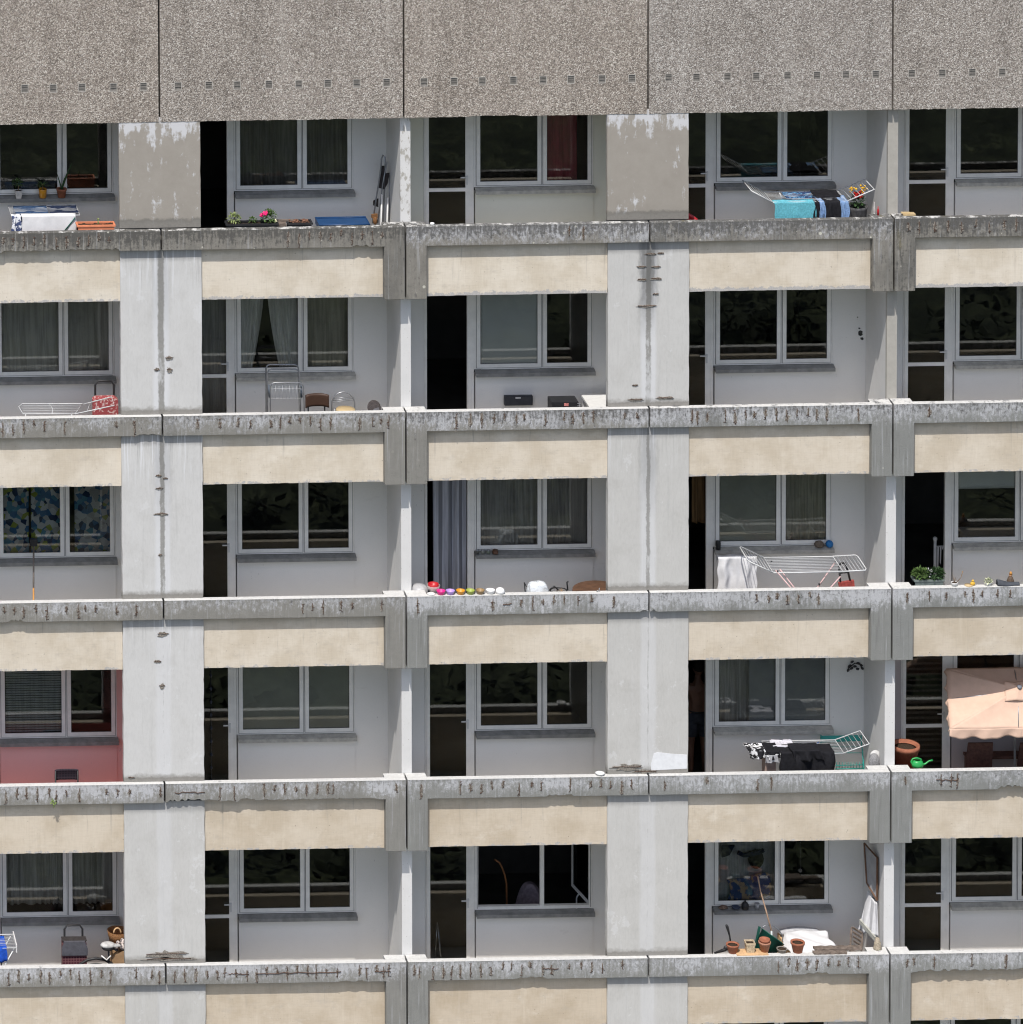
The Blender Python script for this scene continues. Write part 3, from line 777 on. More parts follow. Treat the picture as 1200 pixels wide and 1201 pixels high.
m_teal = mat('teal_plastic', (.02,.27,.235), .5, .12, 9, .4)
m_card = mat('brown_cardboard', (.40,.26,.15), .85, .15, 10, .1)
m_wick = mat('wicker', (.20,.10,.045), .9, .4, 60, .15, bump=.5)
m_cloth_w = mat('white_cotton', (.66,.66,.68), .95, .05, 14, .1)
m_cloth_g = mat('grey_cotton', (.34,.34,.36), .95, .2, 20, .1)
m_jeans = mat('denim', (.035,.065,.13), .95, .3, 30, .1)
m_jeansl = mat('light_denim', (.19,.30,.50), .95, .22, 30, .1)
m_navy = mat('navy_cloth', (.018,.026,.055), .95, .4, 30, .1)
m_blackc = mat('black_cloth', (.014,.014,.017), .9, .3, 25, .15)
m_turq = mat('turquoise_terry', (.12,.39,.47), 1, .22, 42, .05, bump=.6)
m_peach = mat('peach_canvas', (.61,.43,.335), .9, .05, 6, .1)
m_cushy = mat('cream_vinyl', (.50,.38,.21), .5, .08, 9, .3)
m_mat = mat('oval_pad', (.25,.25,.26), .9, .35, 70, .1, bump=.4)
def checks(name, a, b, sx, sz):
    n = NT(name); x, y, z = n.sep(n.pos)
    f = n.math('GREATER_THAN', n.math('SINE', n.math('MULTIPLY', x, sx)), .55)
    g = n.math('GREATER_THAN', n.math('SINE', n.math('MULTIPLY', z, sz)), .55)
    return n.done(n.mix(n.math('MAXIMUM', f, g), a, b), .9, .1)
m_plaid = checks('plum_check_fabric', (.075,.022,.035), (.17,.085,.09), 150, 150)
def blotch(name, a, b, scale, lo, hi, rough=.9):
    n = NT(name); f = n.step(n.noise(n.pos, scale, 4, .6), lo, hi)
    return n.done(n.mix(f, a, b), rough, .2)
m_redpat = blotch('red_patterned_fabric', (.33,.07,.075), (.62,.42,.40), 26, .54, .58)
m_bw = blotch('black_and_white_cloth', (.02,.02,.022), (.68,.68,.70), 17, .50, .53)
def m_plastic_bag():
    n = NT('thin_plastic_bag'); n.done((.80,.84,.88), .25, .5); n.b.inputs['Alpha'].default_value = .72
    n.bump(n.noise(n.pos, 22, 5, .6), .9, .03); return n.m
m_bag = m_plastic_bag()
def m_clearbowl():
    n = NT('clear_bowl'); n.done((.75,.70,.68), .08, .6); n.b.inputs['Alpha'].default_value = .35; return n.m
m_clear = m_clearbowl()
def m_mosaic():
    n = NT('mosaic_print'); col = n.voro(n.scale(n.pos, (1,1,1)), 13, 'Color'); r = n.sep(col)[0]
    c = n.ramp(r, [(0,(.55,.58,.60)),(.28,(.06,.16,.32)),(.45,(.10,.27,.38)),(.58,(.30,.36,.07)),(.70,(.025,.05,.12)),(.84,(.40,.42,.42))], True)
    return n.done(c, .9, .1)
def m_curt(name, col, k=0):
    n = NT(name); f = n.noise(n.scale(n.pos, (1,1,.05)), 25, 4, .6)
    c = n.mix(n.step(f, .35, .65), tuple(q*.8 for q in col), tuple(min(1, q*1.12) for q in col))
    if k:
        x, y, z = n.sep(n.pos); s_ = n.math('GREATER_THAN', n.math('SINE', n.math('MULTIPLY', x, k)), .2)
        c = n.mix(s_, c, tuple(q*.45 for q in col))
    return n.done(c, .95, .05)

def bulge(x, y, s): return .5+.5*math.sin(x*s+1.3*math.sin(y*s*.7))
# ---------------- curtains and blinds behind the panes
def curtain(r, u, x0, x1, m, label, z0=.12, z1=1.52, amp=.03, waves=9, y=1.49, kind='curtain', gather=None):
    X, Z = JX[u], cz(r)
    if kind != 'curtain': y = 1.372+(y-1.44)*.2
    c = Vector((X+(x0+x1)/2, y, Z+z1))
    mb = MB(); ph = random.uniform(0, 6)
    def f(a, b):
        xx = x0+(x1-x0)*a
        if gather:      # pulled aside towards the bottom
            g0, g1 = gather; t = b**1.6; xa = x0+(g0-x0)*t; xb = x1+(g1-x1)*t; xx = xa+(xb-xa)*a
        aw = a+.06*math.sin(a*7+ph*3)+.03*math.sin(a*17+ph); yy = y+amp*math.sin(aw*waves*2*math.pi+ph+.5*math.sin(b*5))*(.55+.5*b)+amp*.5*math.sin(aw*waves*3.1+b*2+ph)
        return (X+xx, yy, Z+z1-(z1-z0)*b)
    mb.sheet(f, max(24, int(waves*8)), 10, .003)
    o = mb.build(kind, m, None, c); tag(o, label, 'curtain' if kind == 'curtain' else 'blind', 'curtains and blinds behind the windows')
    return o
P1, P2, P3, P4 = 1.34, 2.29, 2.31, 3.04
c_dk = m_curt('dark_net', (.17,.165,.155)); c_gr = m_curt('grey_net', (.47,.455,.44)); c_gg = m_curt('grey_green_net', (.60,.585,.54))
c_wh = m_curt('white_drape', (.80,.80,.77)); c_be = m_curt('beige_net', (.46,.44,.36)); c_ma = m_curt('maroon_drape', (.40,.085,.11))
c_st = m_curt('grey_stripe_drape', (.40,.41,.46), 42); c_mo = m_mosaic(); c_tl = mat('pale_teal_blind', (.86,.90,.89), .9, .04, 3, .1); c_gb = mat('grey_green_blind', (.46,.47,.41), .9, .06, 3, .1)
c_or = m_curt('ochre_drape', (.16,.10,.05)); c_sl = mat('slate_blind', (.40,.41,.42), .9, .06, 3, .1)
curtain(0, 2, P1, P4, c_dk, 'dark pleated net curtain in the top window above the pink flowers', waves=15)
curtain(0, 3, P3, P3+.56, c_ma, 'maroon curtain in the right pane of the top window', waves=3, y=1.55)
curtain(1, 1, P1, P4, c_gg, 'grey green net curtain above the red shopping bag', waves=8, amp=.02)
curtain(1, 2, P1, P1+.42, c_wh, 'white drape hanging straight at the side of the window behind the metal rack', waves=4, gather=(P1, P1+.22))
curtain(1, 2, P1+.45, P2, c_wh, 'white drape pulled aside towards the mullion behind the chairs', waves=5, gather=(P2-.30, P2))
curtain(1, 2, P3, P4, c_be, 'beige net curtain in the narrow pane above the chrome chair', waves=5, amp=.015)
curtain(1, 2, .57, 1.20, c_gr, 'grey curtain behind the glazed door beside the metal rack', z0=-.9, waves=5, amp=.02)
curtain(1, 3, P1+.05, P2-.02, c_tl, 'pale teal roller blind drawn down behind the wide pane', waves=1, amp=.002, y=1.44, kind='roller_blind')
curtain(2, 1, P1, P1+.44, c_mo, 'blue and white mosaic patterned curtain panel over the broom', waves=2, amp=.012)
curtain(2, 1, P1+.47, P2, c_mo, 'blue and white mosaic patterned curtain panel beside the mullion', waves=2, amp=.012)
curtain(2, 1, P3+.16, P4, c_mo, 'mosaic patterned curtain panel in the narrow pane next to the column', waves=2, amp=.012)
curtain(2, 3, P1, P4, c_gr, 'grey pleated net curtain over the sill with small jars', waves=15)
curtain(2, 3, .66, 1.17, c_st, 'blue grey striped curtain hanging in the open doorway', z0=-.9, waves=3, amp=.05, y=1.42)
curtain(2, 4, P1+.04, P2, c_gb, 'grey green blind in the wide pane above the white drying rack', waves=1, amp=.003, y=1.44, kind='roller_blind')
curtain(2, 4, P3, P4, c_be, 'brown beige curtain above the blue ball', waves=5, amp=.025)
curtain(2, 4, 1.02, 1.22, c_or, 'ochre curtain edge in the dark open doorway', z0=.45, waves=2, y=1.56)
curtain(2, 5, P1+.04, P2, c_tl, 'pale blind let down half way above the leafy planter', z0=.98, waves=1, amp=.002, y=1.44, kind='roller_blind')
curtain(3, 2, P1, P2, c_gb, 'flat grey green blind in the wide pane of an empty balcony', waves=1, amp=.003, y=1.44, kind='roller_blind')
curtain(3, 2, P3, P4, c_gb, 'flat grey green blind in the narrow pane of an empty balcony', waves=1, amp=.003, y=1.45, kind='roller_blind')
curtain(3, 4, P1, P1+.55, c_gr, 'grey drape in folds beside the pale blind and the doorway with a person', waves=4, amp=.03)
curtain(3, 4, P1+.5, P2, c_sl, 'plain slate blind over the black washing', waves=1, amp=.002, y=1.56, kind='roller_blind')
curtain(3, 4, P3, P4, c_sl, 'plain slate blind above the teal rack', waves=1, amp=.002, y=1.46, kind='roller_blind')
curtain(4, 1, P1, P4, c_gr, 'grey pleated net curtain with a scalloped hem above the shopping trolley', waves=16, z0=.3)
# venetian blind in the red balcony
X, Z = JX[1], cz(3); t = thing('venetian_blind', (X+1.8, 1.44, Z+1.5), 'grey slatted venetian blind in the window of the red balcony', 'blind', 'curtains and blinds behind the windows')
mb = MB()
for k in range(34):
    zz = Z+1.48-k*.038; mb.slab((X+P1+.06, 1.425, zz), (X+P2-.03, 1.425, zz), (X+P2-.03, 1.45, zz+.016), (X+P1+.06, 1.45, zz+.016), .002)
mb.build('slats', m_curt('grey_slat', (.60,.60,.60)), t)
mb = MB(); mb.box(X+P1+.05, X+P2-.02, 1.42, 1.455, Z+1.49, Z+1.52); mb.build('head_rail', m_white, t)

# ---------------- building blocks for things
def pot(name, base, rt, h, m, label, cat='plant pot', group=None, rb=None, soil=True, sx=1, sq=False, rim=True):
    base = Vector(base); t = thing(name, base, label, cat, group); rb = rb or rt*.72
    mb = MB(); n = 4 if sq else 20
    prof = [(rb*.2, 0), (rb, 0), (rt*.96, h*.80)]
    if rim: prof += [(rt*1.05, h*.80), (rt*1.06, h)]
    else: prof += [(rt, h)]
    prof += [(rt*.9, h), (rt*.84, h*.86), (rt*.1, h*.85)]
    M = Matrix.Rotation(R(45), 3, 'Z') if sq else None
    mb.lathe(prof, base, n, M, sx=sx, smooth=not sq); mb.build('pot', m, t)
    if soil:
        mb = MB(); mb.lathe([(rt*.05, h*.855), (rt*.835, h*.865), (rt*.5, h*.9), (rt*.05, h*.91)], base, n, M, sx=sx); mb.build('soil', m_soil, t)
    return t
def bush(t, c, rx, rz, n, m, L=.045, name='foliage', seed=1):
    rng = random.Random(seed); mb = MB(); c = Vector(c)
    for k in range(n):
        d = Vector((rng.gauss(0,1), rng.gauss(0,1), rng.gauss(.3,.8))).normalized()
        p = c+Vector((d.x*rx*rng.random()**.5, d.y*rx*.8*rng.random()**.5, d.z*rz*rng.random()**.5))
        mb.leaf(p, d+Vector((rng.uniform(-.5,.5), rng.uniform(-.5,.5), rng.uniform(-.1,.6))), L*rng.uniform(.6,1.3), L*rng.uniform(.35,.6), rng.uniform(0,.4))
    return mb.build(name, m, t, recalc=False)
def blades(t, base, n, L, wd, m, spread=.6, droop=.5, seed=1, name='leaves'):
    rng = random.Random(seed); mb = MB(); base = Vector(base)
    for k in range(n):
        a = 2*math.pi*k/n+rng.uniform(-.3,.3); sp = spread*rng.uniform(.4,1.1); l = L*rng.uniform(.7,1.1)
        d = Vector((math.cos(a)*sp, math.sin(a)*sp, 1)).normalized(); pts = []; side = d.cross(Vector((0,0,1)))
        side = side.normalized() if side.length > .01 else Vector((1,0,0))
        prev = None
        for i in range(5):
            q = i/4; p = base+d*l*q+Vector((0,0,-droop*l*q*q)); w_ = wd*(1-q*.92)/2
            cur = (mb.bm.verts.new(p-side*w_), mb.bm.verts.new(p+side*w_))
            if prev: mb._f([prev[0], prev[1], cur[1], cur[0]])
            prev = cur
    return mb.build(name, m, t, recalc=False)
def drape(name, label, cat, x0, x1, y, z, front, back, m, depth=.25, seed=1, group=None, amp=.012, skew=0, t=.006):
    """cloth hung over a rail at (y, z): back flap, over the top, front flap"""
    rng = random.Random(seed); ph = rng.uniform(0, 6); total = back+depth+front
    def f(a, b):
        s = b*total; x = x0+(x1-x0)*a
        wob = amp*math.sin(a*11+ph)+amp*.6*math.sin(a*23+ph*2)
        if s < back: return (x, y+depth+wob*.5, z-(back-s))
        if s < back+depth: return (x, y+depth-(s-back), z-.018*math.sin((s-back)/depth*math.pi)+.004*math.sin(a*9+ph))
        d = s-back-depth
        return (x+skew*d+.01*math.sin(d*20+a*5), y+wob*min(1, d*6)-.004, z-d*(1+.06*math.sin(a*7+ph)))
    mb = MB(); mb.sheet(f, 36, 26, t)
    o = mb.build(name, m, None, (x0+(x1-x0)/2, y, z-front)); tag(o, label, cat, group); return o
def rack(label, x0, x1, y0, y1, z, zf, wl=.0, wr=.0, tl=.3, tr=.3, mleg=None, nw=9, group='folding drying racks on the balconies', legs=True):
    """folding clothes airer: wired deck, two wings, crossed legs"""
    t = thing('drying_rack', ((x0+x1)/2, (y0+y1)/2, zf), label, 'drying rack', group)
    mb = MB(); q = .009
    mb.tube([(x0,y0,z),(x1,y0,z),(x1,y1,z),(x0,y1,z)], q, 6, closed=True)
    mb.build('frame', m_wire, t)
    mb = MB()
    for k in range(1, nw): y = y0+(y1-y0)*k/nw; mb.tube([(x0,y,z),(x1,y,z)], .0035, 5)
    mb.build('wires', m_wire, t)
    for s, x, L, tl_ in ((-1, x0, wl, tl), (1, x1, wr, tr)):
        if L:
            mb = MB(); e = Vector((s*L*math.cos(tl_), 0, L*math.sin(tl_)))
            a = Vector((x, y0, z+.004)); b = Vector((x, y1, z+.004))
            mb.tube([a, a+e, b+e, b], q, 6)
            for k in range(1, 6): mb.tube([a+e*k/6, b+e*k/6], .0035, 5)
            mb.build('wing', m_wire, t)
    if legs:
        for y in (y0+.01, y1-.01):
            mb = MB(); xm = (x0+x1)/2; hw = min(.32, (x1-x0)/2-.02)
            mb.tube([(xm-hw, y, z-.01), (xm+hw, y, zf+.01)], .010, 7); mb.tube([(xm+hw, y+.022, z-.01), (xm-hw, y+.022, zf+.01)], .010, 7)
            mb.build('leg', mleg or m_wire, t)
    return t
G_ON = 'pots and small things along the balcony edges'

# ---------------- top storey, far left: sill plants, washing, planter
p = at(21.5, 234, 1.29); zs = cz(0)+.135; ys = 1.262
t = pot('potted_plant', (p.x, ys, zs), .075, .12, m_stonew, 'small white square pot with a round green shrub on the window sill', 'potted plant', 'plants on the window sill', sq=True)
mb = MB(); mb.tube([(p.x, ys, zs+.1), (p.x, ys, zs+.2)], .008, 6); mb.build('stem', m_dry, t); bush(t, (p.x-.01, ys, zs+.24), .075, .055, 130, m_leaf, .04, seed=3)
p = at(50, 234, 1.29)
t = pot('potted_plant', (p.x, ys, zs), .062, .135, m_orange, 'orange glazed pot with a spreading palm on the window sill', 'potted plant', 'plants on the window sill', rb=.052, rim=False)
mb = MB(); mb.tube([(p.x, ys, zs+.11), (p.x, ys, zs+.20)], .008, 6); mb.build('stem', m_dry, t); blades(t, (p.x, ys, zs+.17), 22, .24, .022, m_leaf, 1.4, .55, 4)
p = at(72, 234, 1.29)
t = pot('potted_plant', (p.x, ys, zs), .075, .135, m_terra, 'terracotta pot with a few tall upright blades on the window sill', 'potted plant', 'plants on the window sill', rb=.055)
mb = MB()
for dx, dz, w_ in ((-.07,.27,.014),(.045,.18,.018),(.155,.40,.026),(-.02,.12,.014)):
    mb.tube([(p.x, ys, zs+.11), (p.x+dx*.45, ys, zs+.11+dz*.5), (p.x+dx, ys+.005, zs+.11+dz)], [w_*.5, w_*.62, w_*.2], 5)
mb.build('leaves', m_leaf2, t)
a = at(13, 252, .55); b = at(93, 252, .55)
zt = a.z
t = rack('white drying rack under a white sheet beside the orange planter', a.x, b.x, .48, .98, zt, fz(0), 0, .0)
drape('white_sheet', 'white sheet hanging over the front of the drying rack', 'sheet', at(25,252,.5).x, at(89,252,.5).x, .462, zt+.014, .5, .0, m_cloth_w, .09, 3, amp=.006)
drape('jeans', 'washed blue jeans laid across the drying rack behind the white sheet', 'jeans', at(17,252,.75).x, at(56,252,.75).x, .60, zt+.015, .05, .25, m_jeans, .34, 5)
drape('dark_trousers', 'navy trousers laid across the drying rack next to the jeans', 'trousers', at(57,252,.75).x, at(91,252,.75).x, .60, zt+.015, .05, .25, m_navy, .33, 6)
drape('patterned_shirt', 'blue and white shirt hanging at the end of the drying rack', 'shirt', a.x+.0, at(24.5,252,.5).x, .458, zt+.013, .3, .0, blotch('blue_white_cloth', (.06,.08,.17), (.70,.72,.76), 16, .48, .52), .08, 8)
mb = MB(); q = at(84, 262, .40); mb.tube([(q.x-.10, .440, zt-.22), (q.x+.06, .440, zt-.02)], .009, 6)
tag(mb.build('clothes_peg_bar', m_dgreen), 'dark green bar slanting across the white sheet', 'bar')
def planter(label, x0, x1, y0, y1, z0, z1, m, name='planter_box'):
    t = thing(name, ((x0+x1)/2, (y0+y1)/2, z0), label, 'planter', G_ON)
    mb = MB(); i = .018
    mb.box(x0+i, x1-i, y0+i, y1-i, z0, z0+.012)
    for (a, b, c, d) in ((x0,x1,y0,y0+.012),(x0,x1,y1-.012,y1),(x0,x0+.012,y0+.012,y1-.012),(x1-.012,x1,y0+.012,y1-.012)):
        mb.box(a+.006, b-.006, c+.003, d-.001, z0, z1-.025)
    for (a, b, c, d) in ((x0-.012,x1+.012,y0-.012,y0+.014),(x0-.012,x1+.012,y1-.014,y1+.012),(x0-.012,x0+.014,y0+.014,y1-.014),(x1-.014,x1+.012,y0+.014,y1-.014)):
        mb.box(a, b, c, d, z1-.025, z1)
    mb.build('box', m, t)
    mb = MB(); nx = 14
    mb.sheet(lambda u, v: (x0+.014+(x1-x0-.028)*u, y0+.014+(y1-y0-.028)*v, z1-.030+.010*math.sin(u*17+v*5)+.006*math.sin(u*41)), 24, 5, .004)
    mb.build('soil', m_soil, t); return t
yl0, yl1 = .125, .29; zl = cz(0)-.088
a, b = at(91, 262, .13), at(136, 262, .13)
t = planter('long orange plastic planter with bare soil beside the top left column', a.x, b.x-.02, yl0, yl1, zl, zl+.15, m_oplast)
mb = MB(); q = at(115, 258, .2); mb.tube([(q.x, .2, zl+.12), (q.x+.004, .2, zl+.21)], [.013, .008], 6); mb.ball((q.x+.004, .2, zl+.215), .016); mb.build('sprout', m_leafp, t)

# ---------------- top storey, second balcony: flowers, boxes, folded chair
a, b = at(266, 262, .13), at(326, 262, .13)
t = planter('dark planter with pink flowers and green plants on the top balcony edge', a.x, b.x, yl0, yl1, zl, zl+.13, m_black)
bush(t, (at(275,256,.2).x, .2, zl+.20), .085, .07, 170, m_leafp, .045, seed=11); bush(t, (at(296,260,.2).x, .2, zl+.16), .05, .05, 70, m_leaf, .04, seed=12)
bush(t, (at(315,256,.2).x, .2, zl+.21), .11, .10, 260, m_leaf, .05, seed=13)
mb = MB()
for (px, py, s) in ((310.5,250,.034),(306,252,.026),(313,249,.028)):
    q = at(px, py, .15); 
    for k in range(7): mb.ball(q+Vector((random.uniform(-.018,.018), random.uniform(-.015,.0), random.uniform(-.018,.018))), s*.6, n=8)
mb.build('pink_blossoms', m_pink, t)
mb = MB(); q = at(323.5, 258.5, .15)
for k in range(4): mb.ball(q+Vector((random.uniform(-.012,.012), 0, random.uniform(-.02,.02))), .013, n=8)
mb.build('pale_blossoms', mat('cream_petal', (.75,.70,.45), .7, .1), t)
a, b = at(338, 262, .13), at(366, 262, .13)
t = planter('short dark planter filled with red brown bark beside the blue box', a.x, b.x, yl0, yl1, zl, zl+.13, m_black)
mb = MB()
for k in range(60): mb.ball((random.uniform(a.x+.03, b.x-.03), random.uniform(.14,.27), zl+.125+random.uniform(-.01,.03)), random.uniform(.012,.024), random.uniform(.008,.016), random.uniform(.006,.014), 6, .2)
mb.build('bark', mat('red_brown_bark', (.22,.11,.07), .9, .4, 60), t)
a, b = at(325, 259, .16), at(346, 259, .16); mb = MB(); mb.box(a.x, b.x-.13, .13, .22, zl, zl+.12); mb.box(a.x-.01, b.x-.005, .22, .27, zl+.118, zl+.145)
tag(mb.build('timber_offcut', m_wood, None, (a.x, .2, zl)), 'grey weathered timber block between the flower box and the bark box', 'timber')
a, b = at(373, 258, .40), at(432, 258, .40); z1 = cz(0)-.035; z0 = fz(0)
t = thing('storage_box', ((a.x+b.x)/2, .5, z0), 'blue plastic storage box behind the top balcony edge', 'box')
mb = MB(); mb.box(a.x+.02, b.x-.02, .30, .62, z0+.30, z1-.02)
mb.box(a.x, b.x, .28, .64, z1-.10, z1-.019); mb.build('lid', m_blue, t)
mb = MB(); mb.box(a.x+.03, b.x-.03, .31, .61, z0, z0+.299); mb.build('body', m_blue, t)
mb = MB(); mb.tube([(a.x+.0, .285, z1-.012), (b.x, .285, z1-.012), (b.x, .635, z1-.012), (a.x, .635, z1-.012)], .013, 8, closed=True); mb.build('rim', m_blue, t)
# folded garden chair leaning in the corner
t = thing('folded_garden_chair', (at(446,262,1.05).x, 1.05, fz(0)), 'dark folded garden chair leaning upright in the corner by the party wall', 'folding chair')
Yc = 1.05; q = lambda x, y, Y=Yc: at(x, y, Y)
mb = MB(); mb.tube([q(437,262), q(441,235), q(446.5,200), q(447.5,186), q(449.5,181.5), q(451.5,184), q(452,200), q(451,222), q(449,262)], .012, 8)
mb.tube([q(443,262,1.0), q(449,215,1.0), q(454,190,1.0)], .010, 7); mb.tube([q(456,262,1.09), q(457,205,1.09)], .010, 7)
mb.build('frame', m_steel, t)
mb = MB(); mb.slab(q(446.5,195), q(451.5,195), q(450,222), q(443.5,220), .03); mb.slab(q(452,204,1.02), q(457,203,1.02), q(455,215,1.02), q(451,222,1.02), .03)
mb.slab(q(438,236), q(444,233), q(444,243), q(438,241), .03); mb.build('canvas', m_dark, t)
mb = MB(); mb.slab(q(436,252,1.0), q(443,251,1.0), q(443,256,1.0), q(436,256,1.0), .04); mb.ball(q(440,259,1.0), .035, .03, .06); mb.build('strap', m_wick, t)
for x, yt in ((447, 228), (454, 232)):
    mb = MB(); o = q(x-1, 262, .97); mb.tube([q(x-1.5,262,.95)-Vector((0,0,.55)), q(x+1,yt,.97)], .013, 8)
    tag(mb.build('white_pole', m_white, None, (o.x, .97, fz(0))), 'thin white pole standing against the folded garden chair', 'pole', 'white poles in the top balcony corner')
# small ring on the edge of the third balcony
q = at(507, 262, .06); mb = MB(); mb.lathe([(.018,0),(.03,.0),(.034,.03),(.026,.032),(.022,.006),(.004,.005)], (q.x, .06, cz(0)), 14)
tag(mb.build('small_cup', m_white, None, (q.x, .06, cz(0))), 'tiny white cup on the coping below the top glazed door', 'cup')

# ---------------- top storey, fourth balcony: red chair, washing, flowers
q = at(812, 250, .75); t = thing('plastic_chair', (q.x-.15, .85, fz(0)), 'red plastic chair just showing beside the top right column', 'chair')
X0 = q.x-.15; zf = fz(0); zt = at(812, 248, .75).z
mb = MB(); mb.sheet(lambda u, v: (X0-.22+.44*u, .70+.05*math.cos((u-.5)*3), zf+.45+(zt-zf-.45-.10*abs(u-.5)**2*4)*v), 14, 8, .02); mb.build('backrest', m_red, t)
mb = MB(); mb.box(X0-.23, X0+.23, .74, 1.16, zf+.42, zf+.45); mb.build('seat', m_red, t)
for dx in (-.2, .2):
    for y in (.76, 1.13):
        mb = MB(); mb.tube([(X0+dx, y, zf+.43), (X0+dx*1.1, y, zf)], [.022, .016], 8); mb.build('leg', m_red, t)
Yr = .42; a = at(906, 236, Yr); b = at(993, 240, Yr); z = at(950, 236.5, Yr).z
t = rack('white drying rack with raised wings holding a turquoise towel', a.x, b.x, .40, .92, z, fz(0), .36, .44, .52, .40)
drape('turquoise_towel', 'turquoise terry towel over the rack on the top right balcony', 'towel', at(907,238,Yr).x, at(955,238,Yr).x, .385, z+.014, .36, .0, m_turq, .10, 2, skew=.10, amp=.006, t=.01)
drape('black_leggings', 'narrow black trousers hanging next to the turquoise towel', 'trousers', at(954.5,238,Yr).x, at(961,238,Yr).x, .384, z+.013, .36, .1, m_blackc, .30, 12, skew=-.03)
drape('light_jeans', 'light blue jeans leg between two black garments', 'jeans', at(960.5,238,Yr).x, at(968,238,Yr).x, .392, z+.014, .36, .1, m_jeansl, .30, 13)
drape('black_trousers', 'broad black trousers hanging on the top right rack', 'trousers', at(966,238,Yr).x, at(985,238,Yr).x, .382, z+.017, .36, .2, m_blackc, .38, 14)
drape('blue_shirt', 'sky blue shirt at the right end of the rack', 'shirt', at(984.5,238,Yr).x, at(995,238,Yr).x, .386, z+.013, .36, .1, m_jeansl, .30, 15)
drape('navy_shirt', 'navy patterned shirt laid along the back of the rack', 'shirt', at(918,236,.8).x, at(952,236,.8).x, .62, z+.016, .06, .2, blotch('navy_print', (.03,.05,.12), (.10,.25,.42), 30, .5, .56), .25, 16)
drape('black_pullover', 'black pullover heaped on the rack behind the trousers', 'pullover', at(952,236,.8).x, at(982,236,.8).x, .60, z+.035, .10, .2, m_blackc, .28, 17, amp=.03)
q = at(910, 229, 1.2); mb = MB()
for k in range(16): mb.ball(q+Vector((random.uniform(-.09,.09), random.uniform(-.05,.05), random.uniform(-.03,.04))), .035, n=8, jit=.15)
tag(mb.build('brown_mop_head', mat('brown_yarn', (.22,.18,.155), 1, .3, 50), None, q), 'grey brown mop head behind the turquoise towel', 'mop')
q = at(963, 231, 1.2); mb = MB(); mb.slab((q.x-.075, 1.18, q.z-.13), (q.x+.09, 1.18, q.z-.13), (q.x+.085, 1.21, q.z+.07), (q.x-.07, 1.21, q.z+.065), .03)
tag(mb.build('olive_cushion', mat('olive_fabric', (.16,.185,.10), .95, .2, 20), None, (q.x, 1.2, q.z-.13)), 'olive green cushion behind the black trousers', 'cushion')
q = at(1005, 258, .75); t = thing('flower_pot', (q.x, .75, fz(0)), 'tall dark pot of red and yellow flowers in the top right corner', 'potted plant')
mb = MB(); mb.lathe([(.08,0),(.12,.0),(.10,.30),(.15,.86),(.165,.90),(.14,.90),(.12,.84),(.02,.84)], (q.x, .75, fz(0)), 18); mb.build('pot', mat('dark_grey_pot', (.075,.075,.08), .8, .3, 20), t)
c = at(1006, 228, .75); bush(t, c-Vector((0,0,.10)), .10, .12, 220, m_leaf2, .06, seed=21)
mb = MB()
for k in range(26): mb.ball(c+Vector((random.uniform(-.06,.07), random.uniform(-.1,.02), random.uniform(-.03,.06))), random.uniform(.014,.026), n=6, jit=.2)
mb.build('red_blossoms', m_redfl, t); mb = MB()
for k in range(16): mb.ball(c+Vector((random.choice((-1,1))*random.uniform(.04,.12), random.uniform(-.1,.05), random.uniform(.02,.12))), random.uniform(.012,.02), n=6, jit=.2)
mb.build('yellow_blossoms', m_yel, t)
def bottle(name, px, py, Y, z0, h, rad, m, label, cat='bottle'):
    q = at(px, py, Y); mb = MB(); mb.lathe([(rad*.2,0),(rad,0),(rad,h*.6),(rad*.4,h*.78),(rad*.4,h),(rad*.1,h)], (q.x, Y, z0), 12)
    return tag(mb.build(name, m, None, (q.x, Y, z0)), label, cat)
bottle('red_bottle', 1030, 256, .17, cz(0)-.003, .135, .016, m_red, 'small red bottle on the coping at the foot of the party wall')
bottle('white_bottle', 1025.5, 250, .21, cz(0)-.003, .19, .016, m_clear, 'clear slim bottle next to the small red bottle')
q = at(1061, 254, .17); mb = MB(); mb.box(q.x-.03, q.x+.15, .12, .22, cz(0)-.002, cz(0)+.022); mb.box(q.x-.05, q.x+.08, .14, .20, cz(0)+.022, cz(0)+.036)
tag(mb.build('timber_offcut', m_cushy, None, (q.x, .17, cz(0))), 'pale flat offcut lying on the coping under the top right door', 'timber')

# ---------------- second storey, far left: folded airer and red shopping trolley
Yr = .45; t = thing('drying_rack', (at(70,480,Yr).x, Yr, fz(1)), 'folded white wire airer lying along the balcony edge with one arm raised', 'drying rack', 'folding drying racks on the balconies')
q = lambda x, y, Y=Yr: at(x, y, Y)
mb = MB(); mb.tube([q(26,473.5,.62), q(97,473.5,.62), q(88,485.5,.30), q(27,485.5,.30), q(22,477,.5)], .008, 6, closed=True)
mb.build('frame', m_wire, t); mb = MB()
for k in range(1, 6): mb.tube([q(26+k*.2,473.5+2*k,.62-.053*k), q(96-k*1.4,473.5+2*k,.62-.053*k)], .003, 5)
mb.tube([q(58,473.5,.62), q(62,480,.45), q(61,485.5,.30)], .005, 5); mb.build('wires', m_wire, t)
mb = MB(); mb.tube([q(88,485.5,.30), q(134,475.5,.34), q(131,465.5,.5), q(98,474,.60)], .008, 6)
for k in range(1, 4): mb.tube([q(98+8*k,474-2*k,.6-.025*k), q(92+10*k,484.5-2.1*k,.31)], .003, 5)
mb.build('wing', m_wire, t)
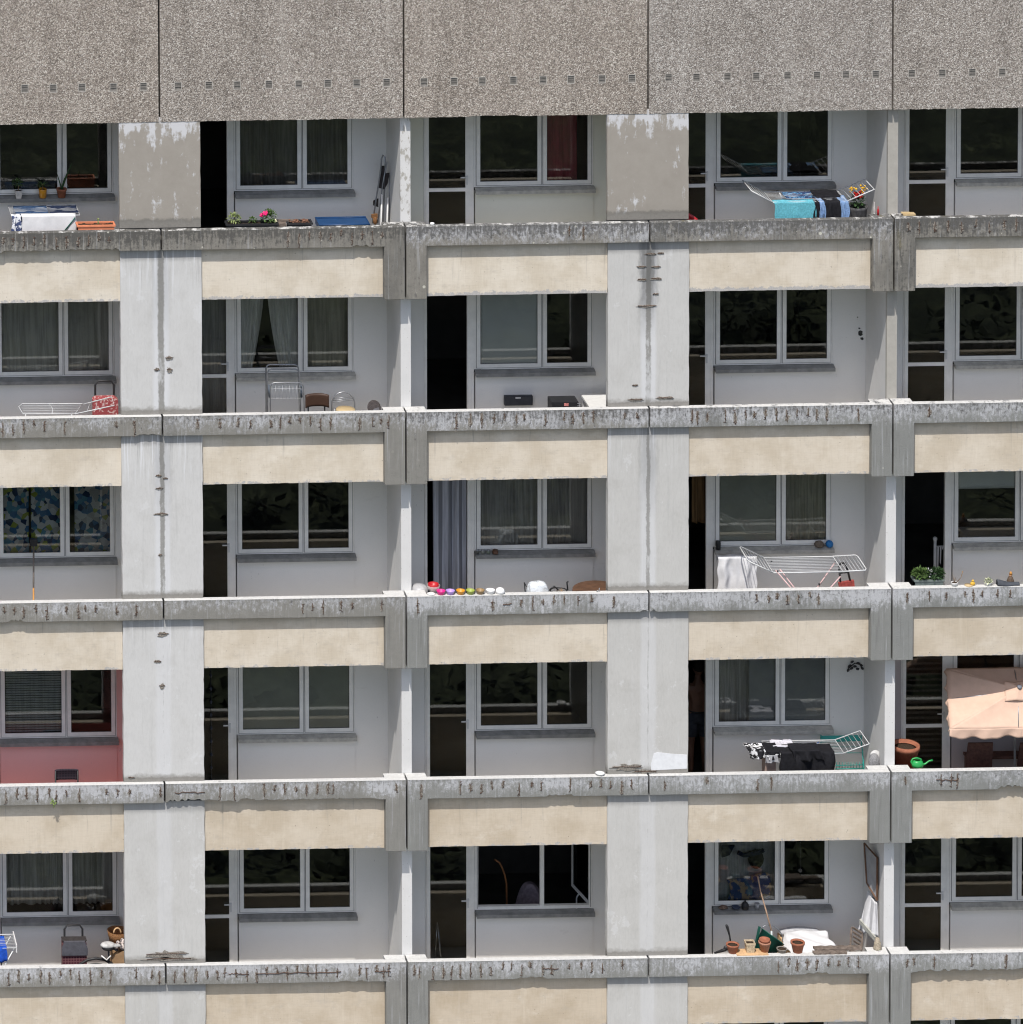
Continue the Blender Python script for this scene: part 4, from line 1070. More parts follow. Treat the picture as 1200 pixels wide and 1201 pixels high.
mb = MB(); mb.tube([q(30,485.5,.30), (q(30,485.5,.3).x, .32, fz(1))], .008, 6); mb.tube([q(84,485.5,.30), (q(84,485.5,.3).x, .32, fz(1))], .008, 6); mb.build('leg', m_wire, t)
def trolley(r, xa, xb, ytop, ymid, Y, m, label, flap=None):
    a, b = at(xa, ymid, Y), at(xb, ymid, Y); zf = fz(r); zt = at(xa, ytop, Y+.18).z; zm = a.z
    t = thing('shopping_trolley', ((a.x+b.x)/2, Y+.1, zf), label, 'shopping trolley')
    mb = MB(); w_ = b.x-a.x
    mb.prism([(a.x, zf+.10), (b.x, zf+.10), (b.x-.005, zm-.03), (b.x-.05, zm), (a.x+.05, zm), (a.x+.005, zm-.03)], Y, Y+.15)
    bag = mb.build('bag', m, t)
    if flap is not None:
        mb = MB(); mb.prism([(a.x-.008, zm-.20), (b.x+.008, zm-.20), (b.x+.008, zm-.10), (b.x-.03, zm+.012), (a.x+.03, zm+.012), (a.x-.008, zm-.10)], Y-.03, Y+.02); mb.build('flap', flap, t)
        mb = MB(); mb.box(a.x+.0, b.x+.0, Y+.015, Y+.155, zm+.001, zm+.014); mb.build('top_cover', m_dark, t)
    hx0, hx1 = a.x+w_*.15, b.x-w_*.12
    mb = MB(); mb.tube([(hx0, Y+.18, zf+.05), (hx0, Y+.18, zt-.06), (hx0+.04, Y+.18, zt), (hx1-.04, Y+.18, zt), (hx1, Y+.18, zt-.06), (hx1, Y+.18, zf+.05)], .016, 8); mb.build('handle', m_black, t)
    for x in (a.x+.02, b.x-.02):
        mb = MB(); mb.lathe([(.02,-.02),(.08,-.02),(.085,0),(.08,.02),(.02,.02)], (x, Y+.20, zf+.085), 16, Matrix.Rotation(R(90), 3, 'Y')); mb.build('wheel', m_black, t)
    return t
trolley(1, 109, 139, 447, 468, .72, m_redpat, 'red patterned shopping trolley with a black handle beside the left column')

# ---------------- second storey, second balcony: metal rack and chairs
t = thing('metal_rack', (at(335,480,.8).x, .8, fz(1)), 'folded grey tubular bed frame with wire mesh standing by the white drapes', 'bed frame')
q = lambda x, y, Y=.8: at(x, y, Y)
def loop(x0, x1, yt, Y, rad, zlow, m, nm):
    a, b = at(x0, yt, Y), at(x1, yt, Y); mb = MB()
    mb.tube([(a.x, Y, zlow), (a.x, Y, a.z-.06), (a.x+.02, Y, a.z-.015), (a.x+.06, Y, a.z), (b.x-.06, Y, b.z), (b.x-.02, Y, b.z-.015), (b.x, Y, b.z-.06), (b.x+.03, Y, zlow)], rad, 8); mb.build(nm, m, t)
loop(312, 350, 427.5, .95, .012, fz(1), m_steel, 'tube_loop'); loop(313.5, 351, 433, .88, .012, fz(1), m_steel, 'tube_loop'); loop(317, 356, 449, .80, .009, fz(1), m_steel, 'tube_loop')
mb = MB()
for k in range(9):
    x = 319+k*4.1; mb.tube([q(x,450,.82), q(x+.3,468,.82)], .0028, 5)
for y in (456, 467): mb.tube([q(318,y,.82), q(354,y,.82)], .003, 5)
mb.build('wire_mesh', m_wire, t)
mb = MB()
for x in (315.5, 352.5):
    mb.tube([q(x,452,.86), q(x+1,466,.86)], .019, 8)
mb.build('grip', mat('blue_grey_rubber', (.09,.11,.14), .7), t)
def chair(r, x0, x1, ytop, Y, mback, mseat, mleg, label, style):
    a, b = at(x0, ytop, Y), at(x1, ytop, Y); zf = fz(r); zt = a.z; w_ = b.x-a.x; xm = (a.x+b.x)/2
    t = thing('chair', (xm, Y+.2, zf), label, 'chair'); zs_ = zf+.46
    if style == 'slab':      # padded back on two thin posts, its back to the viewer
        mb = MB(); mb.sheet(lambda u, v: (a.x+w_*u, Y+.03*math.cos((u-.5)*3.1), zt-.19+(.19-.02*abs(2*u-1)**3)*v-(.02*abs(2*u-1)**4)*(1-v)), 14, 6, .03); mb.build('backrest', mback, t)
        for x in (a.x+.05, b.x-.06):
            mb = MB(); mb.tube([(x, Y+.025, zt-.17), (x, Y+.06, zs_), (x, Y, zf)], .011, 7); mb.build('leg', mleg, t)
            mb = MB(); mb.tube([(x, Y+.44, zs_), (x, Y+.47, zf)], .011, 7); mb.build('leg', mleg, t)
        mb = MB(); mb.box(a.x+.01, b.x-.01, Y+.06, Y+.46, zs_, zs_+.045); mb.build('seat', mseat, t)
    elif style == 'hoop':
        arc = [(xm-w_/2*math.cos(k*math.pi/12), Y, zt-.19+.19*math.sin(k*math.pi/12)) for k in range(13)]
        mb = MB(); mb.tube([(a.x, Y+.02, zf)]+arc+[(b.x, Y+.02, zf)], .011, 8); mb.build('hoop', mback, t)
        mb = MB()
        for d, l_ in ((.075, .82), (.10, .88), (.125, .93)): mb.tube([(xm-w_/2*l_, Y+.004, zt-d-.03), (xm, Y+.03, zt-d-.02), (xm+w_/2*l_, Y+.004, zt-d)], .005, 6)
        mb.build('back_rails', mback, t)
        sz = at((x0+x1)/2, 479.5, Y-.2).z
        mb = MB(); mb.lathe([(.02,0),(w_*.40,0),(w_*.43,.02),(w_*.40,.045),(.02,.05)], (xm, Y-.20, sz-.045), 20); mb.build('seat', mseat, t)
        for x in (a.x+.04, b.x-.04):
            mb = MB(); mb.tube([(x, Y-.36, sz-.05), (x-.01, Y-.38, zf)], .011, 8); mb.build('leg', mleg, t)
            mb = MB(); mb.tube([(x, Y-.04, sz-.05), (x, Y+.03, zf)], .011, 8); mb.build('leg', mleg, t)
    return t
m_choc = mat('chocolate_vinyl', (.055,.028,.018), .5, .12)
chair(1, 358, 386, 462, .62, m_choc, m_choc, m_black, 'brown padded chair with its back to the balcony edge', 'slab')
chair(1, 389, 416, 460,   .95, m_steel, m_cushy, m_steel, 'chrome hoop-backed chair with a cream seat', 'hoop')
q = at(438.5, 484, .35); t = thing('round_cushion', (q.x, .38, cz(1)), 'dark round grill lid propped on the balcony edge by the party wall', 'grill lid')
M = Matrix.Rotation(R(35), 3, 'Y') @ Matrix.Rotation(R(62), 3, 'X')
cc = at(438.5, 478, .36); mb = MB(); mb.lathe([(.01,-.04),(.07,-.03),(.105,0),(.11,.01),(.10,.012),(.01,.006)], cc, 20, M); mb.build('dome', mat('dark_speckled_enamel', (.06,.05,.048), .7, .5, 70), t)
mb = MB(); mb.slab(at(437,486,.33), at(446,484,.33), at(444,479,.37), at(438,481,.37), .05); mb.build('prop', mat('slate_block', (.10,.10,.11), .8), t)

# ---------------- second storey, third balcony
def boxy(name, x0, x1, y0, y1, Ya, Yb, zbase, m, label, cat, extra=None):
    a, b = at(x0, y0, Ya), at(x1, y0, Ya); t = thing(name, ((a.x+b.x)/2, (Ya+Yb)/2, zbase), label, cat)
    bm_ = MB(); bm_.box(a.x, b.x, Ya, Yb, zbase, a.z)
    bmesh.ops.bevel(bm_.bm, geom=bm_.bm.edges[:], offset=.006, segments=2, affect='EDGES'); bm_.build('body', m, t)
    return t, a, b
a, b = at(592, 465, 1.27), at(625, 465, 1.27); zb_ = at(592, 476, 1.27).z
t = thing('wall_box', ((a.x+b.x)/2, 1.30, zb_), 'dark slate box with a pale label fixed to the wall under the window', 'box')
bm_ = MB(); bm_.box(a.x, b.x, 1.27, 1.343, zb_, a.z); bmesh.ops.bevel(bm_.bm, geom=bm_.bm.edges[:], offset=.005, segments=2, affect='EDGES'); bm_.build('body', mat('dark_slate_plastic', (.05,.052,.06), .6, .15), t)
mb = MB(); mb.box((a.x+b.x)/2-.05, (a.x+b.x)/2+.03, 1.262, 1.2695, a.z-.034, a.z-.014); mb.build('label_plate', m_white, t)
t, a, b = boxy('black_box', 647, 679, 472, 478, .50, .78, fz(1), m_black, 'low black crate with a red label beside the white table', 'box')
mb = MB(); q = at(664, 474.5, .5); mb.box(q.x-.03, q.x+.035, .492, .499, q.z-.02, q.z+.022); mb.build('red_label', mat('red_and_white_label', (.62,.22,.2), .6, .5, 60), t)
mb = MB(); mb.slab(at(662,471.5,.6), at(672,471.5,.6), at(672,470.5,.68), at(662,470.7,.68), .01); mb.build('papers', m_white, t)
for k in range(2):
    mb = MB(); mb.tube([at(677,473+k*3,.47), at(681,474+k*2,.45), at(682,477+k,.47)], .006, 6); mb.build('cable', m_steel, t)
a, b = at(689, 463, 1.15), at(694, 479, .56); zt = a.z
t = thing('white_table', (b.x+.4, .85, fz(1)), 'white tabletop cut off by the column', 'table')
zt2 = at(694, 478, .60).z; zt = (zt+zt2)/2
mb = MB(); mb.box(b.x-.02, b.x+.55, .50, 1.20, zt-.03, zt); mb.build('tabletop', m_white, t)
for x in (b.x+.02, b.x+.5):
    for y in (.54, 1.15):
        mb = MB(); mb.box(x-.02, x+.02, y-.02, y+.02, fz(1), zt-.031); mb.build('leg', m_white, t)

# ---------------- third storey
q0, q1, q2 = at(39.5, 640, 1.22), at(41, 666, 1.05), at(38, 704, .55)
d = (q0-q2); lo = Vector((q2.x-.01, .40, fz(2)+.02)); t = thing('broom', lo, 'broom with a two-tone handle leaning head up against the sill', 'broom')
up = q0; mid = lo+(up-lo)*.62
mb = MB(); mb.tube([lo, lo+(up-lo)*.60], .013, 8); mb.build('orange_handle', mat('orange_varnish', (.55,.27,.08), .5), t)
mb = MB(); mb.tube([lo+(up-lo)*.601, up], .013, 8); mb.build('grey_handle', mat('grey_brown_handle', (.17,.145,.13), .6), t)
mb = MB(); mb.box(up.x-.05, up.x+.05, up.y-.03, up.y+.03, up.z, up.z+.06); mb.box(up.x-.055, up.x+.055, up.y-.035, up.y+.035, up.z+.06, up.z+.10); mb.build('brush_head', m_black, t)
# row of coloured cups on the coping of the third balcony
CUPS = [(517,'pink',(.70,.02,.22),'bright pink cup beside the red bowl'),(528,'lilac',(.42,.27,.62),'lilac cup between the pink and the orange cup'),(540,'orange',(.80,.24,.01),'orange cup between the lilac and the green cup'),
 (551.5,'green',(.30,.36,.07),'olive green cup between the orange and the brown cup'),(563,'brown',(.27,.18,.085),'brown cup between the green cup and a white one'),(575,'white',(.80,.80,.80),'straight white cup next to the brown cup'),(586.5,'white',(.80,.80,.80),'rounded white cup at the end of the row')]
for px, nm, col, lab in CUPS:
    q = at(px, 695, .07); z = cz(2); mb = MB()
    prof = [(.012,0),(.040,0),(.052,.02),(.064,.055),(.066,.062),(.058,.06),(.045,.02),(.01,.012)] if lab[:7] != 'rounded' else [(.02,0),(.05,0),(.068,.03),(.06,.06),(.046,.075),(.04,.072),(.05,.03),(.01,.012)]
    mb.lathe(prof, (q.x, .055, z), 22)
    tag(mb.build('cup', mat(nm+'_glaze', col, .4, .08, 8, .4), None, (q.x, .055, z)), lab, 'cup', 'coloured cups along the coping')
q = at(508.5, 690, .16); z = cz(2)-.002
t = thing('fruit_bowl', (q.x, .17, z), 'clear bowl holding a red bowl at the left end of the coloured cups', 'bowl')
mb = MB(); mb.lathe([(.02,0),(.05,0),(.085,.05),(.10,.105),(.096,.105),(.08,.052),(.045,.008),(.01,.008)], (q.x, .17, z), 22); mb.build('glass_bowl', m_clear, t)
mb = MB(); mb.lathe([(.015,.02),(.04,.02),(.075,.07),(.08,.125),(.07,.128),(.06,.08),(.01,.05)], (q.x, .17, z), 22); mb.build('red_bowl', m_red, t)
q = at(491, 690, .40); mb = MB(); mb.lathe([(.10,-.10),(.13,-.08),(.135,.0),(.10,.05),(.02,.07),(.01,.07)], (q.x, .36, cz(2)-.03), 22)
tag(mb.build('steel_bowl', mat('dull_grey_dish', (.42,.42,.43), .4, .1), None, (q.x, .36, cz(2)-.12)), 'upturned grey dish beside the foot of the party wall', 'bowl')
q = at(506, 697, .05); mb = MB(); mb.lathe([(.03,0),(.05,.0),(.06,.015),(.05,.02),(.01,.012)], (q.x, .06, cz(2)), 18); tag(mb.build('saucer', m_white, None, (q.x, .06, cz(2))), 'small white saucer left of the pink cup', 'saucer')
# plastic bag, basket, round table
t = thing('plastic_bag', (at(630,692,.3).x, .3, fz(2)), 'crumpled clear plastic bag on a dark box by the round table', 'bag')
rng = random.Random(9); mb = MB()
def bagf(u, v):
    a = 2*math.pi*u; hh = math.sin(v*math.pi/2); c0 = at(630, 694, .3)
    rr = .165*max(.004, (1-v**2.2))**.6*(1+.10*math.sin(a*3+v*4)+.06*math.sin(a*7+2+v*6))
    return (c0.x+rr*math.cos(a), .32+rr*.7*math.sin(a), c0.z-.12+.27*hh+.016*math.sin(a*2+1)*(1-v)*v*4)
mb.sheet(bagf, 40, 12, .002); mb.build('bag', m_bag, t)
mb = MB(); c0 = at(630, 694, .3); mb.box(c0.x-.15, c0.x+.14, .24, .42, fz(2), c0.z-.12); mb.build('box', m_black, t)
mb = MB(); mb.tube([at(616,694,.3), at(615,683,.3), at(617.5,688,.3)], .009, 6); mb.build('strap', m_black, t)
q = at(655, 690, .5); t = thing('wire_basket', (q.x, .5, fz(2)), 'dark wire plant stand with brown dry stems between the bag and the round table', 'basket')
mb = MB(); mb.tube([q+Vector((.13*math.cos(k*.5236), .1*math.sin(k*.5236), -.03)) for k in range(12)], .009, 6, closed=True)
for k in range(4): mb.tube([(q.x+.12*math.cos(k*1.57), .5+.09*math.sin(k*1.57), q.z-.03), (q.x+.10*math.cos(k*1.57), .5+.08*math.sin(k*1.57), fz(2))], .008, 6)
mb.tube([at(666,692,.5), at(665,683,.5), at(667,682,.5)], .012, 6); mb.tube([at(645,692,.5), at(650,687.5,.5), at(655,692,.5)], .012, 6); mb.build('wire_frame', m_black, t)
blades(t, (q.x+.05, .5, q.z-.08), 12, .16, .02, m_dry, 1.2, .5, 8, 'dry_stems')
q = at(700, 679, 1.1); q2 = at(672, 692, .62); zt = at(700, 679.5, 1.10).z
t = thing('round_table', (q.x+.02, .78, fz(2)), 'round brown wooden table cut off by the column', 'table')
mb = MB(); rr = .40; cx = at(671, 689, .78).x+rr; mb.lathe([(.02,-.035),(rr-.01,-.035),(rr,-.03),(rr,-.005),(rr-.01,0),(.02,.0)], (cx, .72, zt-.02), 36); mb.build('tabletop', m_woodb, t)
for k in range(3):
    mb = MB(); a = 2.1*k+.4; mb.tube([(cx+.15*math.cos(a), .72+.15*math.sin(a), zt-.056), (cx+.28*math.cos(a), .72+.28*math.sin(a), fz(2))], .018, 8); mb.build('leg', m_woodb, t)
q = at(700.5, 696, .06); mb = MB(); mb.tube([(q.x-.01, .05, cz(2)+.0), (q.x+.012, .05, cz(2)+.03), (q.x+.03, .055, cz(2)+.02), (q.x+.03, .055, cz(2)+.06)], .006, 6)
tag(mb.build('wall_hook', m_steel, None, (q.x, .05, cz(2))), 'small bent metal hook on the coping in front of the round table', 'hook')
for k, (px, col, lab) in enumerate(((560,(.10,.10,.09),'small dark jar at the left end of the sill'),(566.5,(.22,.23,.21),'small grey green jar second from the left on the sill'),(573,(.15,.17,.14),'small grey jar with a pale lid on the sill'),(581,(.14,.07,.045),'wider brown jar at the right of the small jars'))):
    q = at(px, 649, 1.27); rd = .028 if k < 3 else .045; t = thing('jar', (q.x, 1.275, cz(2)+.138), lab, 'jar', 'jars on the window sill')
    mb = MB(); mb.lathe([(rd*.3,0),(rd,0),(rd*1.02,.035),(rd*.8,.045),(rd*.1,.045)], (q.x, 1.275, cz(2)+.138), 14); mb.build('glass', mat('jar_%d' % k if False else ('jar_glass_a','jar_glass_b','jar_glass_c','jar_glass_d')[k], col, .3, .2), t)
    mb = MB(); mb.lathe([(rd*.1,.046),(rd*.85,.046),(rd*.85,.058),(rd*.1,.058)], (q.x, 1.275, cz(2)+.138), 14); mb.build('lid', m_steel if k != 3 else m_woodb, t)
# fourth balcony: sheet, rack, things on the sill
q = at(842.5, 645, 1.28); mb = MB(); mb.lathe([(.02,0),(.036,0),(.038,.10),(.034,.11),(.036,.115),(.034,.13),(.01,.13)], (q.x, 1.285, cz(2)+.138), 16)
tag(mb.build('jar', m_black, None, (q.x, 1.285, cz(2)+.138)), 'black jar at the left end of the sill above the white sheet', 'jar', 'jars on the window sill')
q = at(961, 645, 1.28); mb = MB(); mb.ball((q.x, 1.285, cz(2)+.138+.055), .075, .045, .055, 14, .10); tag(mb.build('stone', mat('brown_stone', (.15,.12,.095), .9, .3, 30), None, (q.x, 1.285, cz(2)+.138)), 'brown oval stone on the sill next to the blue ball', 'stone')
q = at(973, 645, 1.28); mb = MB(); mb.ball((q.x, 1.285, cz(2)+.138+.057), .057, n=20); tag(mb.build('ball', mat('blue_rubber', (.02,.16,.42), .5, .12, 25), None, (q.x, 1.285, cz(2)+.138)), 'blue ball at the right end of the sill', 'ball')
a, b = at(842, 655, .95), at(888, 655, .95)
drape('white_bedsheet', 'white bed sheet hanging in folds under the sill beside the drying rack', 'sheet', a.x, b.x, .95, at(865,652,.95).z, .75, .1, m_cloth_w, .10, 33, amp=.03)
Yf = .30; Yb = .85; z = at(930, 669.5, .35).z+.02
t = thing('drying_rack', (at(930,690,.5).x, .55, fz(2)), 'open white drying rack with pinkish legs and both wings out', 'drying rack', 'folding drying racks on the balconies')
f0, f1 = at(907,668.5,Yf), at(989,674,Yf); z = (f0.z+f1.z)/2
b0x, b1x = f0.x+.0, f1.x
mb = MB(); mb.tube([(b0x,Yf,z),(b1x,Yf,z),(b1x,Yb,z+.02),(b0x,Yb,z+.02)], .010, 7, closed=True); mb.build('frame', m_wire, t)
mb = MB()
for k in range(1, 10): y = Yf+(Yb-Yf)*k/10; mb.tube([(b0x,y,z+.02*k/10),(b1x,y,z+.02*k/10)], .0035, 5)
mb.build('wires', m_wire, t)
for s, x, ex, ez in ((-1, b0x, at(877,658,Yf).x, at(877,658,Yf).z), (1, b1x, at(1018,669,Yf).x, at(1018,669,Yf).z)):
    mb = MB(); A = Vector((x, Yf, z+.004)); Bq = Vector((x, Yb, z+.024)); e = Vector((ex-x, 0, ez-z))
    mb.tube([A, A+e*.9, A+e*.97+Vector((0,.06,0)), Bq+e*.97-Vector((0,.06,0)), Bq+e*.9, Bq], .010, 7)
    for k in range(1, 7): mb.tube([A+e*k/7, Bq+e*k/7], .0035, 5)
    mb.build('wing', m_wire, t)
m_pl = mat('pink_plastic_leg', (.52,.36,.36), .5, .1)
for (pa, pb, Y) in (((910,669),(934,697),Yf),((915,668),(936,695),Yf+.05),((980,659),(961,686),Yb),((986,676),(970,694),Yf)):
    A, Bq = at(*pa, Y), at(*pb, Y); d_ = (Bq-A); mb = MB(); mb.tube([A, A+d_*((fz(2)-A.z)/d_.z)], .011, 8); mb.build('leg', m_pl, t)
mb = MB()
for pp in ((905,658,Yb),(980,659,Yb),(961,685,Yb-.02),(912,670,Yf)): mb.ball(at(*pp), .016, n=8)
mb.build('joints', m_black, t)
t = thing('step_stool', (at(995,688,1.0).x, 1.0, fz(2)), 'folded red and black step stool standing behind the drying rack', 'step stool')
q = lambda x, y, Y=1.0: at(x, y, Y)
mb = MB(); mb.tube([q(984,664), q(986,660.5), q(991,660.5), q(993,664), q(1000,692)], .016, 8); mb.tube([q(984,664), q(987,694)], .016, 8); mb.tube([q(986,672), q(996,671)], .014, 8); mb.build('frame', m_black, t)
mb = MB(); mb.slab(q(984,684,.97), q(1002,681,.97), q(1003,692,.97), q(985,693,.97), .05); mb.build('step', mat('faded_red_plastic', (.36,.07,.06), .6), t)
mb = MB(); mb.tube([q(987,692), (q(987,692).x, 1.0, fz(2))], .014, 8); mb.tube([q(1000,692), (q(1000,692).x, 1.0, fz(2))], .014, 8); mb.build('leg', m_black, t)
# fifth balcony: planter and small pots along the coping
zl2 = cz(2)-.088; a, b = at(1073, 686, .13), at(1107, 686, .13)
t = planter('grey window box full of dense green leaves in front of the open door', a.x, b.x, .125, .29, zl2, zl2+.16, mat('grey_green_plastic', (.16,.19,.18), .5))
bush(t, (at(1080,680,.2).x, .2, zl2+.22), .12, .09, 380, m_leaf, .05, 'foliage', 41); bush(t, (at(1098,680,.2).x, .2, zl2+.22), .12, .09, 380, m_leaf2, .05, 'foliage', 42)
bush(t, (at(1089,678,.2).x, .19, zl2+.25), .05, .06, 40, mat('white_flower', (.6,.6,.62), .7), .03, 'white_blossoms', 43)
q = at(1119.5, 688, .06); t = pot('potted_plant', (q.x, .06, cz(2)), .05, .055, m_white, 'small white pot with a dried up plant on the coping', 'potted plant', 'small pots on the third storey coping', rb=.044, rim=False)
blades(t, (q.x, .06, cz(2)+.04), 14, .17, .006, m_dry, .55, .2, 44, 'dry_stems')
mb = MB(); mb.tube([(q.x+.03,.06,cz(2)+.05), (q.x+.10,.07,cz(2)+.12), (q.x+.125,.07,cz(2)+.22)], [.005,.004,.008], 5); mb.build('stem', m_dry, t)
q = at(1141, 688, .06); t = thing('duck_figurine', (q.x, .06, cz(2)), 'small yellow duck figurine with a flat base on the coping', 'figurine')
mb = MB(); mb.lathe([(.01,0),(.06,0),(.062,.012),(.01,.014)], (q.x-.06, .06, cz(2)), 16); mb.build('base', m_cushy, t)
mb = MB(); mb.ball((q.x, .06, cz(2)+.03), .038, .026, .03, 12); mb.ball((q.x+.002, .06, cz(2)+.072), .019, n=10); mb.ball((q.x-.02, .055, cz(2)+.07), .012, .008, .005, 8); mb.build('body', mat('duck_yellow', (.62,.38,.05), .5, .2, 30), t)
q = at(1159, 689, .06); t = pot('potted_plant', (q.x, .06, cz(2)), .048, .05, m_white, 'round white pot with a pale succulent on the coping', 'potted plant', 'small pots on the third storey coping', rb=.035, rim=False)
bush(t, (q.x, .06, cz(2)+.065), .05, .03, 90, mat('cream_leaf', (.55,.58,.40), .6, .2), .04, seed=46); bush(t, (q.x+.03, .06, cz(2)+.085), .03, .02, 16, m_leaf, .03, seed=47)
q = at(1182, 688, .06); t = thing('clog', (q.x, .06, cz(2)), 'dark grey clog lying on the coping next to the gnome', 'shoe')
mb = MB()
mb.sheet(lambda u, v: (q.x-.16+.33*u, .06-.045*math.cos(math.pi*v)*(.7+.5*math.sin(math.pi*min(1,u*1.1+.1))), cz(2)+.002+(.072-.045*u+.01*math.cos(u*6))*math.sin(math.pi*v)), 20, 10, .006); mb.build('upper', mat('dark_grey_rubber', (.055,.062,.075), .7, .2), t)
mb = MB(); mb.box(q.x-.16, q.x+.165, .02, .10, cz(2)+.0005, cz(2)+.006); mb.build('sole', m_black, t)
q = at(1186, 684, .15); t = thing('garden_gnome', (q.x, .18, cz(2)-.09), 'small brown and orange gnome figure behind the grey clog', 'figurine')
mb = MB(); mb.lathe([(.02,0),(.05,0),(.055,.10),(.035,.16),(.02,.17)], (q.x, .18, cz(2)-.088), 14); mb.build('body', mat('gnome_coat', (.10,.07,.05), .7, .4, 60), t)
mb = MB(); mb.ball((q.x, .18, cz(2)+.10), .025, n=10); mb.build('head', mat('gnome_skin', (.5,.28,.17), .6), t)
mb = MB(); mb.lathe([(.026,0),(.018,.03),(.003,.05)], (q.x+.004, .18, cz(2)+.112), 12); mb.build('cap', mat('gnome_cap', (.42,.20,.05), .6), t)
# white towel rail inside the open door
t = thing('towel_rail', (at(1095,690,1.75).x, 1.75, fz(2)), 'white post with hanging white cloths inside the dark open door', 'towel rail')
q = lambda x, y, Y=1.75: at(x, y, Y)
mb = MB(); A = q(1097,632); mb.tube([A, (A.x, 1.75, fz(2))], .024, 10); mb.ball(A, .035, n=12); mb.build('post', m_white, t)
mb = MB(); Bq = q(1109,640); mb.tube([q(1097,641), Bq], .008, 6); mb.tube([Bq, (Bq.x, 1.75, fz(2))], .008, 6); mb.build('rail', m_white, t)
for x, y2 in ((1100.5, 668), (1103.5, 662), (1106, 645)):
    mb = MB(); mb.slab(q(x-.8,641,1.72), q(x+1,641,1.72), q(x,y2,1.72), q(x-.9,y2-2,1.72), .012); mb.build('cloth', m_cloth_w, t)
# desk behind the window
a = at(1165, 610, 2.6); t = thing('desk', (a.x, 2.6, fz(2)), 'pale desk dimly seen behind the window with the half blind', 'desk')
mb = MB(); mb.box(a.x-.45, a.x+.45, 2.3, 2.9, fz(2)+.70, fz(2)+.74); mb.build('desktop', m_white, t)
for x in (a.x-.40, a.x+.40):
    mb = MB(); mb.box(x-.025, x+.025, 2.32, 2.88, fz(2), fz(2)+.699); mb.build('leg', m_white, t)

# ---------------- fourth storey
a, b = at(64.5, 903, .62), at(92, 903, .62); zf = fz(3)
t = thing('chair', ((a.x+b.x)/2, .8, zf), 'small dark woven chair back on two posts showing above the edge of the red balcony', 'chair')
m_weave = checks('dark_weave', (.022,.018,.024), (.045,.035,.045), 150, 150)
mb = MB(); mb.sheet(lambda u, v: (a.x+(b.x-a.x)*u, .62+.03*math.sin(v*2), a.z-.165*v-.014*abs(2*u-1)**6), 12, 8, .018); mb.build('backrest', m_weave, t)
mb = MB(); mb.box(a.x, b.x, .66, 1.08, zf+.42, zf+.45); mb.build('seat', m_weave, t)
for x in (a.x+.008, b.x-.008):
    for y in (.63, 1.07):
        mb = MB(); mb.tube([(x, y, (a.z-.02) if y < .7 else zf+.45), (x, y, zf)], .012, 8); mb.build('leg', m_black, t)
q = at(248, 912, 1.325); mb = MB(); zz = cz(3)+1.30; k = 0
while zz > fz(3)+.25: 
    mb.ball((q.x, 1.325, zz), .021, .021, .030, 8); 
    mb.tube([(q.x, 1.325, zz-.03), (q.x, 1.325, zz-.19)], .0035, 5); zz -= .205
tag(mb.build('bead_string', mat('dark_blue_bead', (.02,.025,.04), .4), None, (q.x, 1.325, fz(3)+.2)), 'string of dark beads hanging in front of the glazed door', 'bead string')
q = at(703.5, 906, .07); mb = MB(); mb.lathe([(.02,0),(.045,0),(.068,.028),(.07,.034),(.06,.034),(.035,.012),(.01,.012)], (q.x, .055, cz(3)), 20)
tag(mb.build('saucer', m_white, None, (q.x, .055, cz(3))), 'lone white dish on the coping beside the middle column', 'dish')
# washing and racks
Yf, Yb = .42, .90; z = at(950, 874, .5).z
f0, f1 = at(903, 876, Yf), at(990, 883, Yf); z = at(990, 883.5, Yf).z
t = rack('white drying rack loaded with black washing', f0.x, f1.x, Yf, Yb, z, fz(3), 0, .40, .42, .34, mat('navy_leg', (.02,.06,.20), .5))
drape('black_coat', 'big black coat hanging over the drying rack', 'coat', at(915,880,Yf).x, at(979,880,Yf).x, Yf-.02, z+.04, .40, .1, m_blackc, .30, 51, amp=.03)
drape('black_trousers', 'black trousers heaped on top of the black coat', 'trousers', at(928,876,Yf).x, at(962,876,Yf).x, Yf-.045, z+.075, .16, .1, m_blackc, .26, 52, amp=.035, skew=.25)
drape('black_shirt', 'crumpled black shirt between the white tops and the coat', 'shirt', at(888,874,Yf).x, at(915,874,Yf).x, Yf-.01, z+.06, .12, .1, m_blackc, .30, 53, amp=.03)
drape('blouse', 'white and grey blouse folded over the rack behind the black shirt', 'blouse', at(905,872,.7).x, at(931,872,.7).x, .62, z+.05, .10, .1, mat('pale_lilac_cotton', (.55,.54,.60), .95, .2, 30), .22, 54, amp=.03)
drape('patterned_scarf', 'black and white patterned scarf at the left end of the rack', 'scarf', at(876,868,Yf).x, at(897,872,Yf).x, Yf-.005, z+.10, .16, .05, m_bw, .20, 55, amp=.03, skew=.4)
drape('grey_sock_row', 'grey cloth strip dangling below the black shirt', 'cloth', at(897,880,Yf).x, at(912,880,Yf).x, Yf-.03, z+.005, .12, .02, m_cloth_g, .05, 56, amp=.015)
q = at(908, 903, .3); mb = MB(); mb.box(q.x-.08, q.x+.08, .5, .7, fz(3), at(908,888,.5).z); tag(mb.build('cardboard_box', mat('pinkish_cardboard', (.34,.25,.21), .9), None, (q.x, .6, fz(3))), 'pinkish brown carton under the washing', 'box')
t = thing('teal_airer', (at(992,890,1.1).x, 1.1, fz(3)), 'teal plastic airer panel leaning against the wall behind the black coat', 'airer')
q = lambda x, y, Y=1.15: at(x, y, Y)
